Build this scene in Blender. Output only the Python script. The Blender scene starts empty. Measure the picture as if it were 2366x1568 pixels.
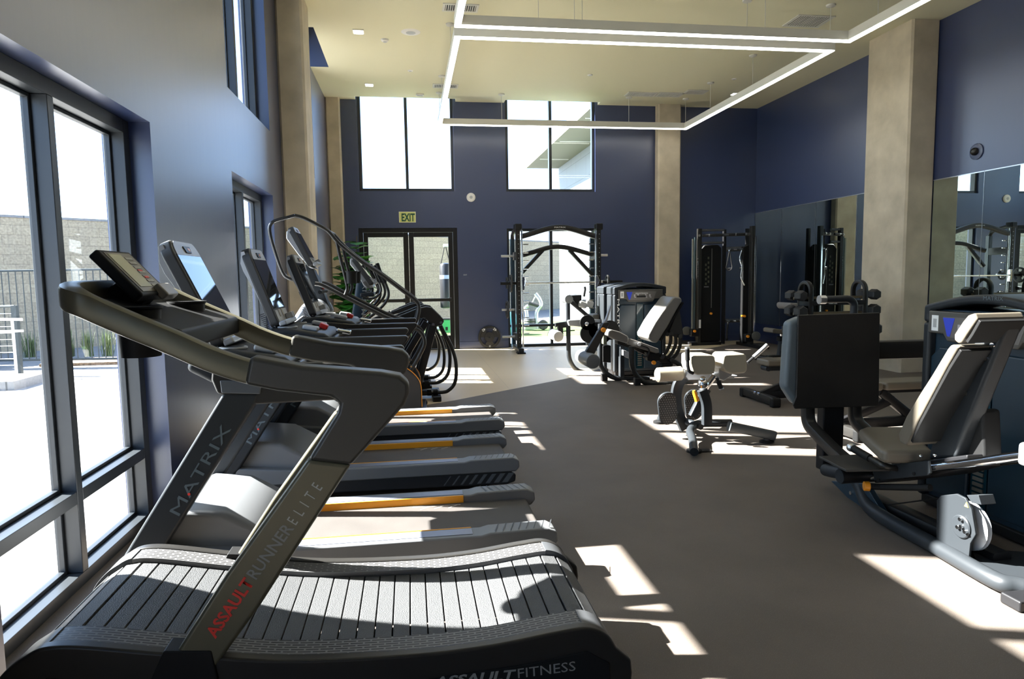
import bpy, math, random
from mathutils import Vector, Matrix
random.seed(7)
SC = bpy.context.scene
COL = SC.collection
V = Vector

# ---------------------------------------------------------------- camera
F, PIT, YAW, ROL, CH = 1564.0, .09435, .14813, -.01485, 1.42
def axes(p, y, r):
    cy, sy, cp, sp = math.cos(y), math.sin(y), math.cos(p), math.sin(p)
    f = V((sy*cp, cy*cp, -sp)); rt = V((cy, -sy, 0)); up = rt.cross(f)
    cr, sr = math.cos(r), math.sin(r)
    return rt*cr + up*sr, up*cr - rt*sr, f
RT, UP, FW = axes(PIT, YAW, ROL)
cam = bpy.data.cameras.new('camera'); camo = bpy.data.objects.new('camera', cam); COL.objects.link(camo)
cam.sensor_width = 36; cam.lens = F/2366*36; cam.clip_start = .05; cam.clip_end = 300
camo.matrix_world = Matrix(((RT.x, UP.x, -FW.x, 0), (RT.y, UP.y, -FW.y, 0), (RT.z, UP.z, -FW.z, CH), (0, 0, 0, 1)))
SC.camera = camo
def at(a, b, ax, val):
    """the world point seen at photograph pixel (a, b) on the plane ax = val"""
    d = FW + RT*((a-1183)/F) - UP*((b-784)/F)
    i = 'xyz'.index(ax); o = (0, 0, CH)
    t = (val-o[i])/d[i]
    return V((0, 0, CH)) + d*t

# ---------------------------------------------------------------- light
SC.view_settings.view_transform = 'Standard'; SC.view_settings.look = 'None'
SC.view_settings.gamma = 1; SC.view_settings.use_curve_mapping = False
SC.view_settings.exposure = 0.08
w = bpy.data.worlds.new('sky'); SC.world = w; w.use_nodes = True
nt = w.node_tree; nt.nodes.clear()
sky = nt.nodes.new('ShaderNodeTexSky'); sky.sky_type = 'HOSEK_WILKIE'
SUN = V((1.21, -.36, -1)).normalized()          # the way sunlight travels
sky.sun_direction = -SUN; sky.turbidity = 4.5; sky.ground_albedo = .4
bg = nt.nodes.new('ShaderNodeBackground'); bg.inputs['Strength'].default_value = 19
out = nt.nodes.new('ShaderNodeOutputWorld')
tint = nt.nodes.new('ShaderNodeMix'); tint.data_type = 'RGBA'; tint.blend_type = 'MULTIPLY'; tint.inputs['Factor'].default_value = 1
tint.inputs['B'].default_value = (.86, .96, 1.12, 1)
nt.links.new(sky.outputs[0], tint.inputs['A']); nt.links.new(tint.outputs['Result'], bg.inputs[0]); nt.links.new(bg.outputs[0], out.inputs[0])
sl = bpy.data.lights.new('sun', 'SUN'); sl.energy = 70; sl.angle = math.radians(.6); sl.color = (1, .985, .955)
so = bpy.data.objects.new('sun', sl); COL.objects.link(so)
so.rotation_euler = SUN.to_track_quat('-Z', 'Y').to_euler()

# ---------------------------------------------------------------- materials
MATS = {}
def mat(name, col, rough=.5, metal=0, bump=None, bscale=60, var=0, vscale=4, spec=.5, coat=0, emit=0, aniso=None, speck=None):
    if name in MATS: return MATS[name]
    m = bpy.data.materials.new(name); m.use_nodes = True
    t = m.node_tree; b = t.nodes['Principled BSDF']
    b.inputs['Base Color'].default_value = (*col, 1); b.inputs['Roughness'].default_value = rough
    b.inputs['Metallic'].default_value = metal; b.inputs['Specular IOR Level'].default_value = spec
    b.inputs['Coat Weight'].default_value = coat
    if emit:
        b.inputs['Emission Color'].default_value = (*col, 1); b.inputs['Emission Strength'].default_value = emit
    co = t.nodes.new('ShaderNodeTexCoord')
    def noise(scale, det=3, stretch=None):
        n = t.nodes.new('ShaderNodeTexNoise'); n.inputs['Scale'].default_value = scale; n.inputs['Detail'].default_value = det
        if stretch:
            mp = t.nodes.new('ShaderNodeMapping'); mp.inputs['Scale'].default_value = stretch
            t.links.new(co.outputs['Object'], mp.inputs[0]); t.links.new(mp.outputs[0], n.inputs[0])
        else: t.links.new(co.outputs['Object'], n.inputs[0])
        return n
    if var:
        n = noise(vscale, 4, aniso); mx = t.nodes.new('ShaderNodeMix'); mx.data_type = 'RGBA'
        mx.inputs['A'].default_value = (*[c*(1-var) for c in col], 1); mx.inputs['B'].default_value = (*[min(1, c*(1+var)) for c in col], 1)
        rp = t.nodes.new('ShaderNodeMapRange'); rp.inputs[1].default_value = .3; rp.inputs[2].default_value = .7
        t.links.new(n.outputs[0], rp.inputs[0]); t.links.new(rp.outputs[0], mx.inputs['Factor'])
        last = mx.outputs['Result']
        if speck:
            n2 = noise(speck[0], 1); r2 = t.nodes.new('ShaderNodeMapRange'); r2.inputs[1].default_value = speck[1]; r2.inputs[2].default_value = speck[1]+.08
            t.links.new(n2.outputs[0], r2.inputs[0]); m2 = t.nodes.new('ShaderNodeMix'); m2.data_type = 'RGBA'
            t.links.new(r2.outputs[0], m2.inputs['Factor']); t.links.new(last, m2.inputs['A']); m2.inputs['B'].default_value = (*speck[2], 1)
            last = m2.outputs['Result']
        t.links.new(last, b.inputs['Base Color'])
    if bump:
        n = noise(bscale, 3, aniso); bp = t.nodes.new('ShaderNodeBump'); bp.inputs['Strength'].default_value = bump
        bp.inputs['Distance'].default_value = .01
        t.links.new(n.outputs[0], bp.inputs['Height']); t.links.new(bp.outputs[0], b.inputs['Normal'])
    MATS[name] = m
    return m
def brickmat(name, c1, c2, mortar, bw, bh, ms, rough, axis='y', bump=.5, off=.5, metal=0, sq=None, var=0):
    """courses of blocks, tiles or slots laid on the two axes other than `axis`"""
    m = mat(name, c1, rough, metal); t = m.node_tree; b = t.nodes['Principled BSDF']
    co = t.nodes.new('ShaderNodeTexCoord'); se = t.nodes.new('ShaderNodeSeparateXYZ'); cb = t.nodes.new('ShaderNodeCombineXYZ')
    t.links.new(co.outputs['Object'], se.inputs[0])
    a = {'y': (0, 2), 'x': (1, 2), 'z': (0, 1)}[axis]
    t.links.new(se.outputs[a[0]], cb.inputs[0]); t.links.new(se.outputs[a[1]], cb.inputs[1])
    br = t.nodes.new('ShaderNodeTexBrick'); t.links.new(cb.outputs[0], br.inputs[0])
    br.inputs['Color1'].default_value = (*c1, 1); br.inputs['Color2'].default_value = (*c2, 1); br.inputs['Mortar'].default_value = (*mortar, 1)
    br.inputs['Scale'].default_value = 1; br.inputs['Brick Width'].default_value = bw; br.inputs['Row Height'].default_value = bh
    br.inputs['Mortar Size'].default_value = ms; br.inputs['Mortar Smooth'].default_value = .1; br.offset = off
    last = br.outputs[0]
    if var:
        n = t.nodes.new('ShaderNodeTexNoise'); n.inputs['Scale'].default_value = 22; n.inputs['Detail'].default_value = 6
        t.links.new(co.outputs['Object'], n.inputs[0]); mr = t.nodes.new('ShaderNodeMapRange')
        mr.inputs[1].default_value = .35; mr.inputs[2].default_value = .65; mr.inputs[3].default_value = 1-var; mr.inputs[4].default_value = 1+var*.4
        t.links.new(n.outputs[0], mr.inputs[0]); vm = t.nodes.new('ShaderNodeVectorMath'); vm.operation = 'SCALE'
        t.links.new(last, vm.inputs[0]); t.links.new(mr.outputs[0], vm.inputs['Scale']); last = vm.outputs[0]
    t.links.new(last, b.inputs['Base Color'])
    if bump:
        bp = t.nodes.new('ShaderNodeBump'); bp.inputs['Strength'].default_value = bump; bp.inputs['Distance'].default_value = .004; bp.invert = True
        t.links.new(br.outputs['Fac'], bp.inputs['Height']); t.links.new(bp.outputs[0], b.inputs['Normal'])
    return m
def glassmat(name, tint=(.97, .985, .98), refl=.12):
    m = bpy.data.materials.new(name); m.use_nodes = True; t = m.node_tree; t.nodes.clear()
    o = t.nodes.new('ShaderNodeOutputMaterial'); mx = t.nodes.new('ShaderNodeMixShader'); tr = t.nodes.new('ShaderNodeBsdfTransparent')
    gl = t.nodes.new('ShaderNodeBsdfGlossy'); gl.inputs['Roughness'].default_value = 0.0; tr.inputs[0].default_value = (*tint, 1)
    fr = t.nodes.new('ShaderNodeFresnel'); fr.inputs[0].default_value = 1.5
    t.links.new(fr.outputs[0], mx.inputs[0]); t.links.new(tr.outputs[0], mx.inputs[1]); t.links.new(gl.outputs[0], mx.inputs[2]); t.links.new(mx.outputs[0], o.inputs[0])
    MATS[name] = m
    return m

navy   = mat('navy_paint', (.018, .034, .105), .38, bump=.10, bscale=9, aniso=(1, 1, .12), spec=.85, coat=.8)
navy.node_tree.nodes['Principled BSDF'].inputs['Coat Roughness'].default_value = .33
ceilm  = mat('ceiling_paint', (.68, .65, .46), .8, bump=.05, bscale=200)
concr  = mat('concrete', (.52, .45, .335), .75, bump=.25, bscale=14, var=.16, vscale=3)
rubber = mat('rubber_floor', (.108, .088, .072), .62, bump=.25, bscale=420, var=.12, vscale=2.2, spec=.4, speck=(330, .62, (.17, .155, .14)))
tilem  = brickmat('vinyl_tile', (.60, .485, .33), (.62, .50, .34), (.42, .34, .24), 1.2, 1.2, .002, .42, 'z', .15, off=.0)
frame  = mat('bronze_frame', (.018, .022, .026), .38, spec=.6)
blackm = mat('black_metal', (.009, .009, .010), .40, spec=.35)
blacks = mat('black_satin', (.017, .016, .0145), .36, spec=.4)
blackp = mat('black_plastic', (.012, .012, .012), .5, bump=.08, bscale=500, spec=.15)
irong  = mat('iron_grey', (.020, .023, .026), .42, spec=.28)
bluegr = mat('steel_blue_shroud', (.010, .026, .042), .33, spec=.6)
charc  = mat('charcoal', (.030, .031, .032), .45)
vinylb = mat('brown_vinyl', (.115, .098, .074), .45, bump=.03, bscale=160, spec=.4)
rollv  = mat('grey_vinyl', (.15, .14, .125), .42, bump=.1, bscale=160, spec=.5)
olive  = mat('olive_black_frame', (.115, .106, .068), .36, metal=.3)
silver = mat('silver_paint', (.42, .43, .44), .32, metal=.6)
alum   = mat('aluminium', (.62, .63, .64), .28, metal=.9)
chrome = mat('chrome', (.80, .80, .80), .09, metal=1)
whitep = mat('white_plastic', (.74, .73, .70), .45)
lgrey  = mat('light_grey_plastic', (.40, .41, .42), .38)
orange = mat('orange_plastic', (.85, .30, .015), .35)
yellow = mat('yellow_line', (.85, .36, .02), .4)
red    = mat('red_plastic', (.60, .02, .015), .35)
redink = mat('red_ink', (.72, .035, .02), .5)
greyink= mat('grey_ink', (.23, .23, .21), .5)
whiteink = mat('white_ink', (.75, .75, .72), .5)
darkink = mat('dark_blue_ink', (.012, .02, .03), .5)
screen = mat('screen_glass', (.010, .014, .020), .03, spec=.5)
lcd    = mat('lcd_display', (.40, .41, .27), .25)
belt   = mat('running_belt', (.060, .053, .048), .58, bump=.2, bscale=500, var=.1, vscale=6, spec=.4)
decktop= mat('deck_grey', (.145, .15, .155), .45)
deckstr= mat('deck_strip', (.20, .215, .27), .35, metal=.3)
green_ink = mat('exit_green', (.004, .07, .035), .5)
exitface = mat('exit_face', (.60, .63, .22), .5)
bluesc = mat('blue_screen_print', (.03, .06, .55), .4)
winglass = glassmat('window_glass')
mirror = mat('mirror_glass', (.62, .70, .66), .0, metal=1)
lightm = mat('lamp_diffuser', (1, .97, .90), .5, emit=9)
lampw  = mat('lamp_white_body', (.62, .61, .55), .5)
blockm = brickmat('block_wall_masonry', (.40, .335, .225), (.45, .375, .25), (.30, .25, .17), .40, .20, .006, .9, 'y', .5, var=.25)
paving = brickmat('concrete_paving', (.27, .265, .25), (.255, .25, .235), (.10, .10, .095), 1.8, 1.8, .012, .8, 'z', .3, off=0, var=.12)
turfm  = mat('artificial_turf', (.055, .12, .018), .9, bump=.8, bscale=300, var=.3, vscale=2)
mulch  = mat('bark_mulch', (.16, .11, .07), .95, bump=1, bscale=40, var=.5, vscale=30)
leafm  = mat('fig_leaf', (.05, .19, .025), .38, var=.35, vscale=9)
treem  = mat('tree_leaf', (.07, .11, .035), .6, var=.5, vscale=5)
stemm  = mat('stem_brown', (.16, .11, .06), .8)
whitewall = mat('white_panel_wall', (.70, .72, .74), .6)

# ---------------------------------------------------------------- mesh helpers
class M:
    def __init__(s): s.v = []; s.f = []; s.m = []; s.cur = 0
    def mi(s, i): s.cur = i; return s
    def add(s, vs, fs):
        b = len(s.v); s.v += [tuple(v) for v in vs]
        for f in fs: s.f.append([b+i for i in f]); s.m.append(s.cur)
        return s
    def box(s, x0, x1, y0, y1, z0, z1):
        vs = [(x, y, z) for x in (x0, x1) for y in (y0, y1) for z in (z0, z1)]
        return s.add(vs, [(0, 1, 3, 2), (4, 6, 7, 5), (0, 4, 5, 1), (2, 3, 7, 6), (0, 2, 6, 4), (1, 5, 7, 3)])
    def obox(s, c, size, rot=None):
        hx, hy, hz = [q/2 for q in size]; R = rot or Matrix.Identity(3); c = V(c)
        vs = [c + R @ V((x, y, z)) for x in (-hx, hx) for y in (-hy, hy) for z in (-hz, hz)]
        return s.add(vs, [(0, 1, 3, 2), (4, 6, 7, 5), (0, 4, 5, 1), (2, 3, 7, 6), (0, 2, 6, 4), (1, 5, 7, 3)])
    def ext(s, poly, ax, a, b):
        """polygon of 3D points (or 2D in the other two axes) pushed along ax from a to b"""
        i = 'xyz'.index(ax); P = []
        for p in poly:
            q = [p[0], p[1], p[2]] if len(p) == 3 else None
            if q is None:
                q = [0, 0, 0]; o = [j for j in range(3) if j != i]; q[o[0]], q[o[1]] = p
            P.append(q)
        vs = []
        for val in (a, b):
            for q in P: r = list(q); r[i] = val; vs.append(r)
        n = len(P)
        return s.add(vs, [list(range(n))[::-1], list(range(n, 2*n))] + [(k, (k+1) % n, n+(k+1) % n, n+k) for k in range(n)])
    def tube(s, pts, r, n=10, flat=None, side=None, closed=False, cap=True):
        """round tube, or a rounded rectangular one when flat=(half width along side, half height)"""
        pts = [V(p) for p in pts]; N = len(pts); rs = r if isinstance(r, (list, tuple)) else [r]*N
        if flat:
            a, b = flat; c = min(a, b)*.45; prof = []
            for sx, sy, a0 in ((1, 1, 0), (-1, 1, 90), (-1, -1, 180), (1, -1, 270)):
                for k in (0, 45, 90):
                    an = math.radians(a0+k); prof.append((sx*(a-c)+c*math.cos(an), sy*(b-c)+c*math.sin(an)))
        else: prof = [(math.cos(2*math.pi*k/n), math.sin(2*math.pi*k/n)) for k in range(n)]
        n = len(prof); vs = []; nr = None
        for i in range(N):
            if closed: t = (pts[(i+1) % N]-pts[i]).normalized() + (pts[i]-pts[i-1]).normalized()
            elif i == 0: t = pts[1]-pts[0]
            elif i == N-1: t = pts[-1]-pts[-2]
            else: t = (pts[i+1]-pts[i]).normalized() + (pts[i]-pts[i-1]).normalized()
            t.normalize()
            if side is not None: nr = V(side)
            elif nr is None: nr = V((0, 0, 1)) if abs(t.z) < .9 else V((1, 0, 0))
            nr = (nr - t*nr.dot(t)).normalized(); bi = t.cross(nr)
            k = rs[i] if not flat else (rs[i] if isinstance(r, (list, tuple)) else 1)
            for a, b in prof: vs.append(pts[i] + nr*a*k + bi*b*k)
        fs = []
        for i in range(N if closed else N-1):
            j = (i+1) % N
            for k in range(n): fs.append((i*n+k, i*n+(k+1) % n, j*n+(k+1) % n, j*n+k))
        if cap and not closed: fs += [list(range(n))[::-1], list(range((N-1)*n, N*n))]
        return s.add(vs, fs)
    def cyl(s, p, q, r, r2=None, n=18): return s.tube([p, q], [r, r2 if r2 is not None else r], n)
    def lathe(s, prof, c, ax='z', n=24):
        """prof: (radius, height) pairs"""
        c = V(c); vs = []
        for r, h in prof:
            for k in range(n):
                a = 2*math.pi*k/n; x, y = r*math.cos(a), r*math.sin(a)
                vs.append(c + V({'z': (x, y, h), 'y': (x, h, y), 'x': (h, x, y)}[ax]))
        fs = [(i*n+k, i*n+(k+1) % n, (i+1)*n+(k+1) % n, (i+1)*n+k) for i in range(len(prof)-1) for k in range(n)]
        fs += [list(range(n))[::-1], list(range((len(prof)-1)*n, len(prof)*n))]
        return s.add(vs, fs)
    def sph(s, c, r, n=12, sc=(1, 1, 1)):
        prof = [(max(r*math.sin(math.pi*k/n), 1e-4), -r*math.cos(math.pi*k/n)) for k in range(n+1)]
        b = len(s.v); s.lathe(prof, (0, 0, 0), 'z', n*2)
        for i in range(b, len(s.v)): x, y, z = s.v[i]; s.v[i] = (c[0]+x*sc[0], c[1]+y*sc[1], c[2]+z*sc[2])
        return s
    def xf(s, mt, start=0):
        for i in range(start, len(s.v)): s.v[i] = tuple(mt @ V(s.v[i]))
        return s
    def build(s, name, m, parent=None, bev=0, seg=2, ang=35, sub=0):
        me = bpy.data.meshes.new(name); me.from_pydata(s.v, [], s.f); me.update()
        for x in (m if isinstance(m, (list, tuple)) else [m]): me.materials.append(x)
        for p, k in zip(me.polygons, s.m): p.material_index = k; p.use_smooth = True
        me.set_sharp_from_angle(angle=math.radians(ang))
        o = bpy.data.objects.new(name, me); COL.objects.link(o)
        if parent is not None:
            o.parent = parent
            if parent.type == 'EMPTY': o.matrix_parent_inverse = parent.matrix_basis.inverted()
        if sub:
            d = o.modifiers.new('sub', 'SUBSURF'); d.levels = sub; d.render_levels = sub
        if bev:
            d = o.modifiers.new('bevel', 'BEVEL'); d.width = bev; d.segments = seg; d.limit_method = 'ANGLE'; d.angle_limit = math.radians(35)
            d.use_clamp_overlap = True; d.harden_normals = True
        return o
def rnd(pts, r, n=5):
    """fillet the inner corners of a polyline"""
    pts = [V(p) for p in pts]; rr = r if isinstance(r, (list, tuple)) else [r]*len(pts); o = [pts[0]]
    for i in range(1, len(pts)-1):
        a, b, c = pts[i-1], pts[i], pts[i+1]; u = a-b; w = c-b
        d = min(rr[i], u.length*.48, w.length*.48); p, q = b+u.normalized()*d, b+w.normalized()*d
        for k in range(n+1): t = k/n; o.append(p*(1-t)**2 + b*2*t*(1-t) + q*t*t)
    return o + [pts[-1]]
def spl(pts, n=6):
    """Catmull-Rom through the points"""
    P = [V(p) for p in pts]; P = [P[0]*2-P[1]] + P + [P[-1]*2-P[-2]]; o = []
    for i in range(1, len(P)-2):
        for k in range(n):
            t = k/n; a, b, c, d = P[i-1:i+3]
            o.append(.5*((2*b)+(c-a)*t+(2*a-5*b+4*c-d)*t*t+(3*b-a-3*c+d)*t**3))
    return o + [P[-2]]
def thing(name, label, cat, loc, group=None, rz=0):
    o = bpy.data.objects.new(name, None); COL.objects.link(o); o.location = loc; o.rotation_euler = (0, 0, rz); o.empty_display_size = .1
    o['label'] = label; o['category'] = cat
    if group: o['group'] = group
    return o
def tag(o, label, cat, group=None, kind=None):
    if label: o['label'] = label
    if cat: o['category'] = cat
    if group: o['group'] = group
    if kind: o['kind'] = kind
    return o
def struct(o): o['kind'] = 'structure'; return o
def dup(root, loc, label, name=None, group=None):
    def cp(o, par):
        c = o.copy(); COL.objects.link(c); c.parent = par; c.matrix_parent_inverse = o.matrix_parent_inverse.copy()
        for ch in [x for x in ALLC.get(o.name, [])]: cp(ch, c)
        return c
    ALLC = {}
    for x in list(COL.objects):
        if x.parent: ALLC.setdefault(x.parent.name, []).append(x)
    r = cp(root, None); r.location = loc; r['label'] = label
    if group: r['group'] = group
    return r
def text(name, s, size, o, right, up, m, parent, ext=.001, align='LEFT', squash=1, bold=0, shear=0):
    """raised lettering whose baseline starts at o and runs along right"""
    c = bpy.data.curves.new(name, 'FONT'); c.body = s; c.size = size; c.extrude = ext; c.align_x = align; c.offset = bold; c.shear = shear
    c.resolution_u = 2
    t = bpy.data.objects.new(name+'_tmp', c); COL.objects.link(t)
    bpy.context.view_layer.update()
    me = bpy.data.meshes.new_from_object(t.evaluated_get(bpy.context.evaluated_depsgraph_get()))
    bpy.data.objects.remove(t)
    R = V(right).normalized(); U = V(up); U = (U-R*U.dot(R)).normalized(); Nn = R.cross(U)
    mt = Matrix(((R.x*squash, U.x, Nn.x, o[0]), (R.y*squash, U.y, Nn.y, o[1]), (R.z*squash, U.z, Nn.z, o[2]), (0, 0, 0, 1)))
    me.transform(mt); me.name = name; me.materials.clear(); me.materials.append(m)
    ob = bpy.data.objects.new(name, me); COL.objects.link(ob)
    if parent is not None:
        ob.parent = parent
        if parent.type == 'EMPTY': ob.matrix_parent_inverse = parent.matrix_basis.inverted()
    return ob
def textfit(name, s, p0, p1, h, up, m, parent, ext=.0008, bold=0, shear=0):
    """lettering whose baseline runs from p0 to p1 with capitals h high"""
    o = text(name, s, 1, (0, 0, 0), (1, 0, 0), (0, 1, 0), m, None, 0, bold=bold, shear=shear)
    me = o.data; xs = [v.co.x for v in me.vertices]; ys = [v.co.y for v in me.vertices]
    x0, x1, y1 = min(xs), max(xs), max(ys); p0, p1 = V(p0), V(p1)
    R = (p1-p0).normalized(); U = V(up); U = (U-R*U.dot(R)).normalized(); N = R.cross(U); sx = (p1-p0).length/(x1-x0); sy = h/y1
    for v in me.vertices: c = v.co.copy(); v.co = p0 + R*(c.x-x0)*sx + U*c.y*sy + N*.0009
    if parent is not None:
        o.parent = parent
        if parent.type == 'EMPTY': o.matrix_parent_inverse = parent.matrix_basis.inverted()
    return o
Z3 = V((0, 0, 1))
# ================================================================ THE ROOM
XL, XR, YB, YF, HC = -1.44, 7.07, 13.2, -4.6, 4.71
WT = .26                                            # left wall thickness
BAYS = [(-1.02, .70), (2.50, 4.22), (6.02, 7.74), (9.54, 11.26)]
ZH, ZS, ZT = 2.32, 3.00, 5.12                       # lower head, upper sill, upper head
PK = .28                                            # ceiling pocket in front of the upper windows
# floor: dark rubber with a slanting border to pale vinyl tile at the back
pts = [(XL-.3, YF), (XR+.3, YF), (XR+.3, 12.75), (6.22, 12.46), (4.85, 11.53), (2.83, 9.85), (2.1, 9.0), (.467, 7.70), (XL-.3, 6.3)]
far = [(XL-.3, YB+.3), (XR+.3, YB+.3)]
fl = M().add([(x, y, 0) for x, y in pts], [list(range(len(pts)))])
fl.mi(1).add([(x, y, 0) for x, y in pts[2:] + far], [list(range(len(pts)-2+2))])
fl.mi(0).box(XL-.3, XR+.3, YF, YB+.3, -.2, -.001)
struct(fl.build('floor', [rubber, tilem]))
# left wall with paired openings per bay
w_ = M(); xo = XL-WT; y = YF
for a, b in BAYS:
    w_.box(xo, XL, y, a, -.2, 5.5); w_.box(xo, XL, a, b, ZH, ZS); w_.box(xo, XL, a, b, -.2, -.004); w_.box(xo, XL, a, b, ZT, 5.5); y = b
w_.box(xo, XL, y, YB+.26, -.2, 5.5)
struct(w_.build('wall_left', navy))
# back wall
DR, W1, W2, GL = (-.93, .93), (-.88, .90), (1.90, 3.68), (1.90, 3.68)
bw = M(); yo = YB+.24
bw.box(XL, DR[0], YB, yo, -.2, 5.5); bw.box(DR[1], GL[0], YB, yo, -.2, 5.5); bw.box(GL[1], XR+.26, YB, yo, -.2, 5.5)
bw.box(DR[0], DR[1], YB, yo, 2.35, 3.04); bw.box(DR[0], W1[0], YB, yo, 3.04, 5.5); bw.box(W1[1], DR[1], YB, yo, 3.04, 5.5)
bw.box(*GL, YB, yo, 2.33, 3.04); bw.box(*W1, YB, yo, ZT, 5.5); bw.box(*W2, YB, yo, ZT, 5.5); bw.box(*DR, YB, yo, -.2, 0); bw.box(*GL, YB, yo, -.2, .0)
struct(bw.build('wall_back', navy))
struct(M().box(XR, XR+.26, YF, YB, -.2, 5.5).build('wall_right', navy))
struct(M().box(XL-.26, XR+.26, YF-.26, YF, -.2, 5.5).build('wall_front', navy))
# ceiling with recessed pockets at the tall windows
cg = M(); holes = [(XL, XL+PK, a, b) for a, b in BAYS] + [(W1[0]-.02, W1[1]+.05, YB-.21, YB), (W2[0]-.02, W2[1]+.05, YB-.21, YB)]
xs = sorted({XL, XR} | {h[0] for h in holes} | {h[1] for h in holes}); ys = sorted({YF, YB} | {h[2] for h in holes} | {h[3] for h in holes})
for i in range(len(xs)-1):
    for j in range(len(ys)-1):
        cx, cy = (xs[i]+xs[i+1])/2, (ys[j]+ys[j+1])/2
        if any(h[0] < cx < h[1] and h[2] < cy < h[3] for h in holes): continue
        cg.add([(xs[i], ys[j], HC), (xs[i+1], ys[j], HC), (xs[i+1], ys[j+1], HC), (xs[i], ys[j+1], HC)], [(0, 1, 2, 3)])
cg.box(XL-.26, XR+.26, YF-.26, YB+.24, 5.5, 5.6)
for h in holes[:4]:
    cg.mi(1)
    x0, x1, a, b = h; cg.box(x0, x1+.03, b, b+.03, HC+.001, 5.5); cg.box(x0, x1+.03, a-.03, a, HC+.001, 5.5); cg.mi(0).box(x1, x1+.03, a, b, HC+.001, 5.5)
for h in holes[4:]:
    cg.mi(0); x0, x1, a, b = h
    cg.box(x0-.03, x0, a, b, HC+.001, 5.5); cg.box(x1, x1+.03, a, b, HC+.001, 5.5); cg.box(x0, x1, a-.03, a, HC+.001, 5.5)
struct(cg.build('ceiling', [ceilm, navy]))
# windows of the left wall
xf, xg = XL-.115, XL-.205       # room face of the frame, glass plane
wn = 0
def side_window(a, b, z0, z1, transom):
    global wn; wn += 1
    root = thing('window_%d' % wn, '', '', (xf, (a+b)/2, z0)); del root['label']; del root['category']; struct(root)
    m = M(); c = (a+b)/2; jw = .075; mw = .055; xb = XL-.225
    m.box(xb, xf, a, a+jw, z0, z1); m.box(xb, xf, b-jw, b, z0, z1); m.box(xb, xf, a+jw, b-jw, z1-jw, z1); m.box(xb, xf, a+jw, b-jw, z0, z0+.06)
    m.box(xb, xf, c-mw/2, c+mw/2, z0+.06, z1-jw)
    if transom: m.box(xb+.001, xf-.001, a+jw, c-mw/2, transom-.03, transom+.03); m.box(xb+.001, xf-.001, c+mw/2, b-jw, transom-.03, transom+.03)
    # glazing beads beside the glass
    for p, q in ((a+jw, c-mw/2), (c+mw/2, b-jw)):
        for z in ([z0+.06, transom-.03], [transom+.03, z1-jw]) if transom else ([z0+.06, z1-jw],):
            for e in (.018,):
                m.box(xg-.012, xg+.022, p, p+e, z[0], z[1]); m.box(xg-.012, xg+.022, q-e, q, z[0], z[1])
                m.box(xg-.012, xg+.022, p+e, q-e, z[0], z[0]+e); m.box(xg-.012, xg+.022, p+e, q-e, z[1]-e, z[1])
    m.build('window_frame', frame, root, bev=.003, seg=1)
    for p, q in ((a+jw, c-mw/2), (c+mw/2, b-jw)):
        for z in ([z0+.06, transom-.03], [transom+.03, z1-jw]) if transom else ([z0+.06, z1-jw],):
            M().add([(xg, p, z[0]), (xg, q, z[0]), (xg, q, z[1]), (xg, p, z[1])], [(0, 1, 2, 3)]).build('pane', winglass, root)
for a, b in BAYS:
    side_window(a, b, .0, ZH, .42); side_window(a, b, ZS, ZT, None)
# windows of the back wall
def back_window(x0, x1, z0, z1, transom, fw=.05):
    global wn; wn += 1
    root = thing('window_%d' % wn, '', '', ((x0+x1)/2, YB+.06, z0)); del root['label']; del root['category']; struct(root)
    m = M(); c = (x0+x1)/2; y0, y1 = YB+.05, YB+.16; yg = YB+.14
    m.box(x0, x0+fw, y0, y1, z0, z1); m.box(x1-fw, x1, y0, y1, z0, z1); m.box(x0+fw, x1-fw, y0, y1, z1-fw, z1); m.box(x0+fw, x1-fw, y0, y1, z0, z0+fw)
    m.box(c-.028, c+.028, y0, y1, z0+fw, z1-fw)
    if transom: m.box(x0+fw, c-.028, y0+.001, y1-.001, transom-.025, transom+.025); m.box(c+.028, x1-fw, y0+.001, y1-.001, transom-.025, transom+.025)
    m.build('window_frame', frame, root, bev=.003, seg=1)
    for p, q in ((x0+fw, c-.028), (c+.028, x1-fw)):
        for z in ([z0+fw, transom-.025], [transom+.025, z1-fw]) if transom else ([z0+fw, z1-fw],):
            M().add([(p, yg, z[0]), (q, yg, z[0]), (q, yg, z[1]), (p, yg, z[1])], [(0, 1, 2, 3)]).build('pane', winglass, root)
back_window(*W1, 3.04, ZT, None, .055); back_window(*W2, 3.04, ZT, None, .055); back_window(*GL, 0, 2.33, .42)
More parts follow.
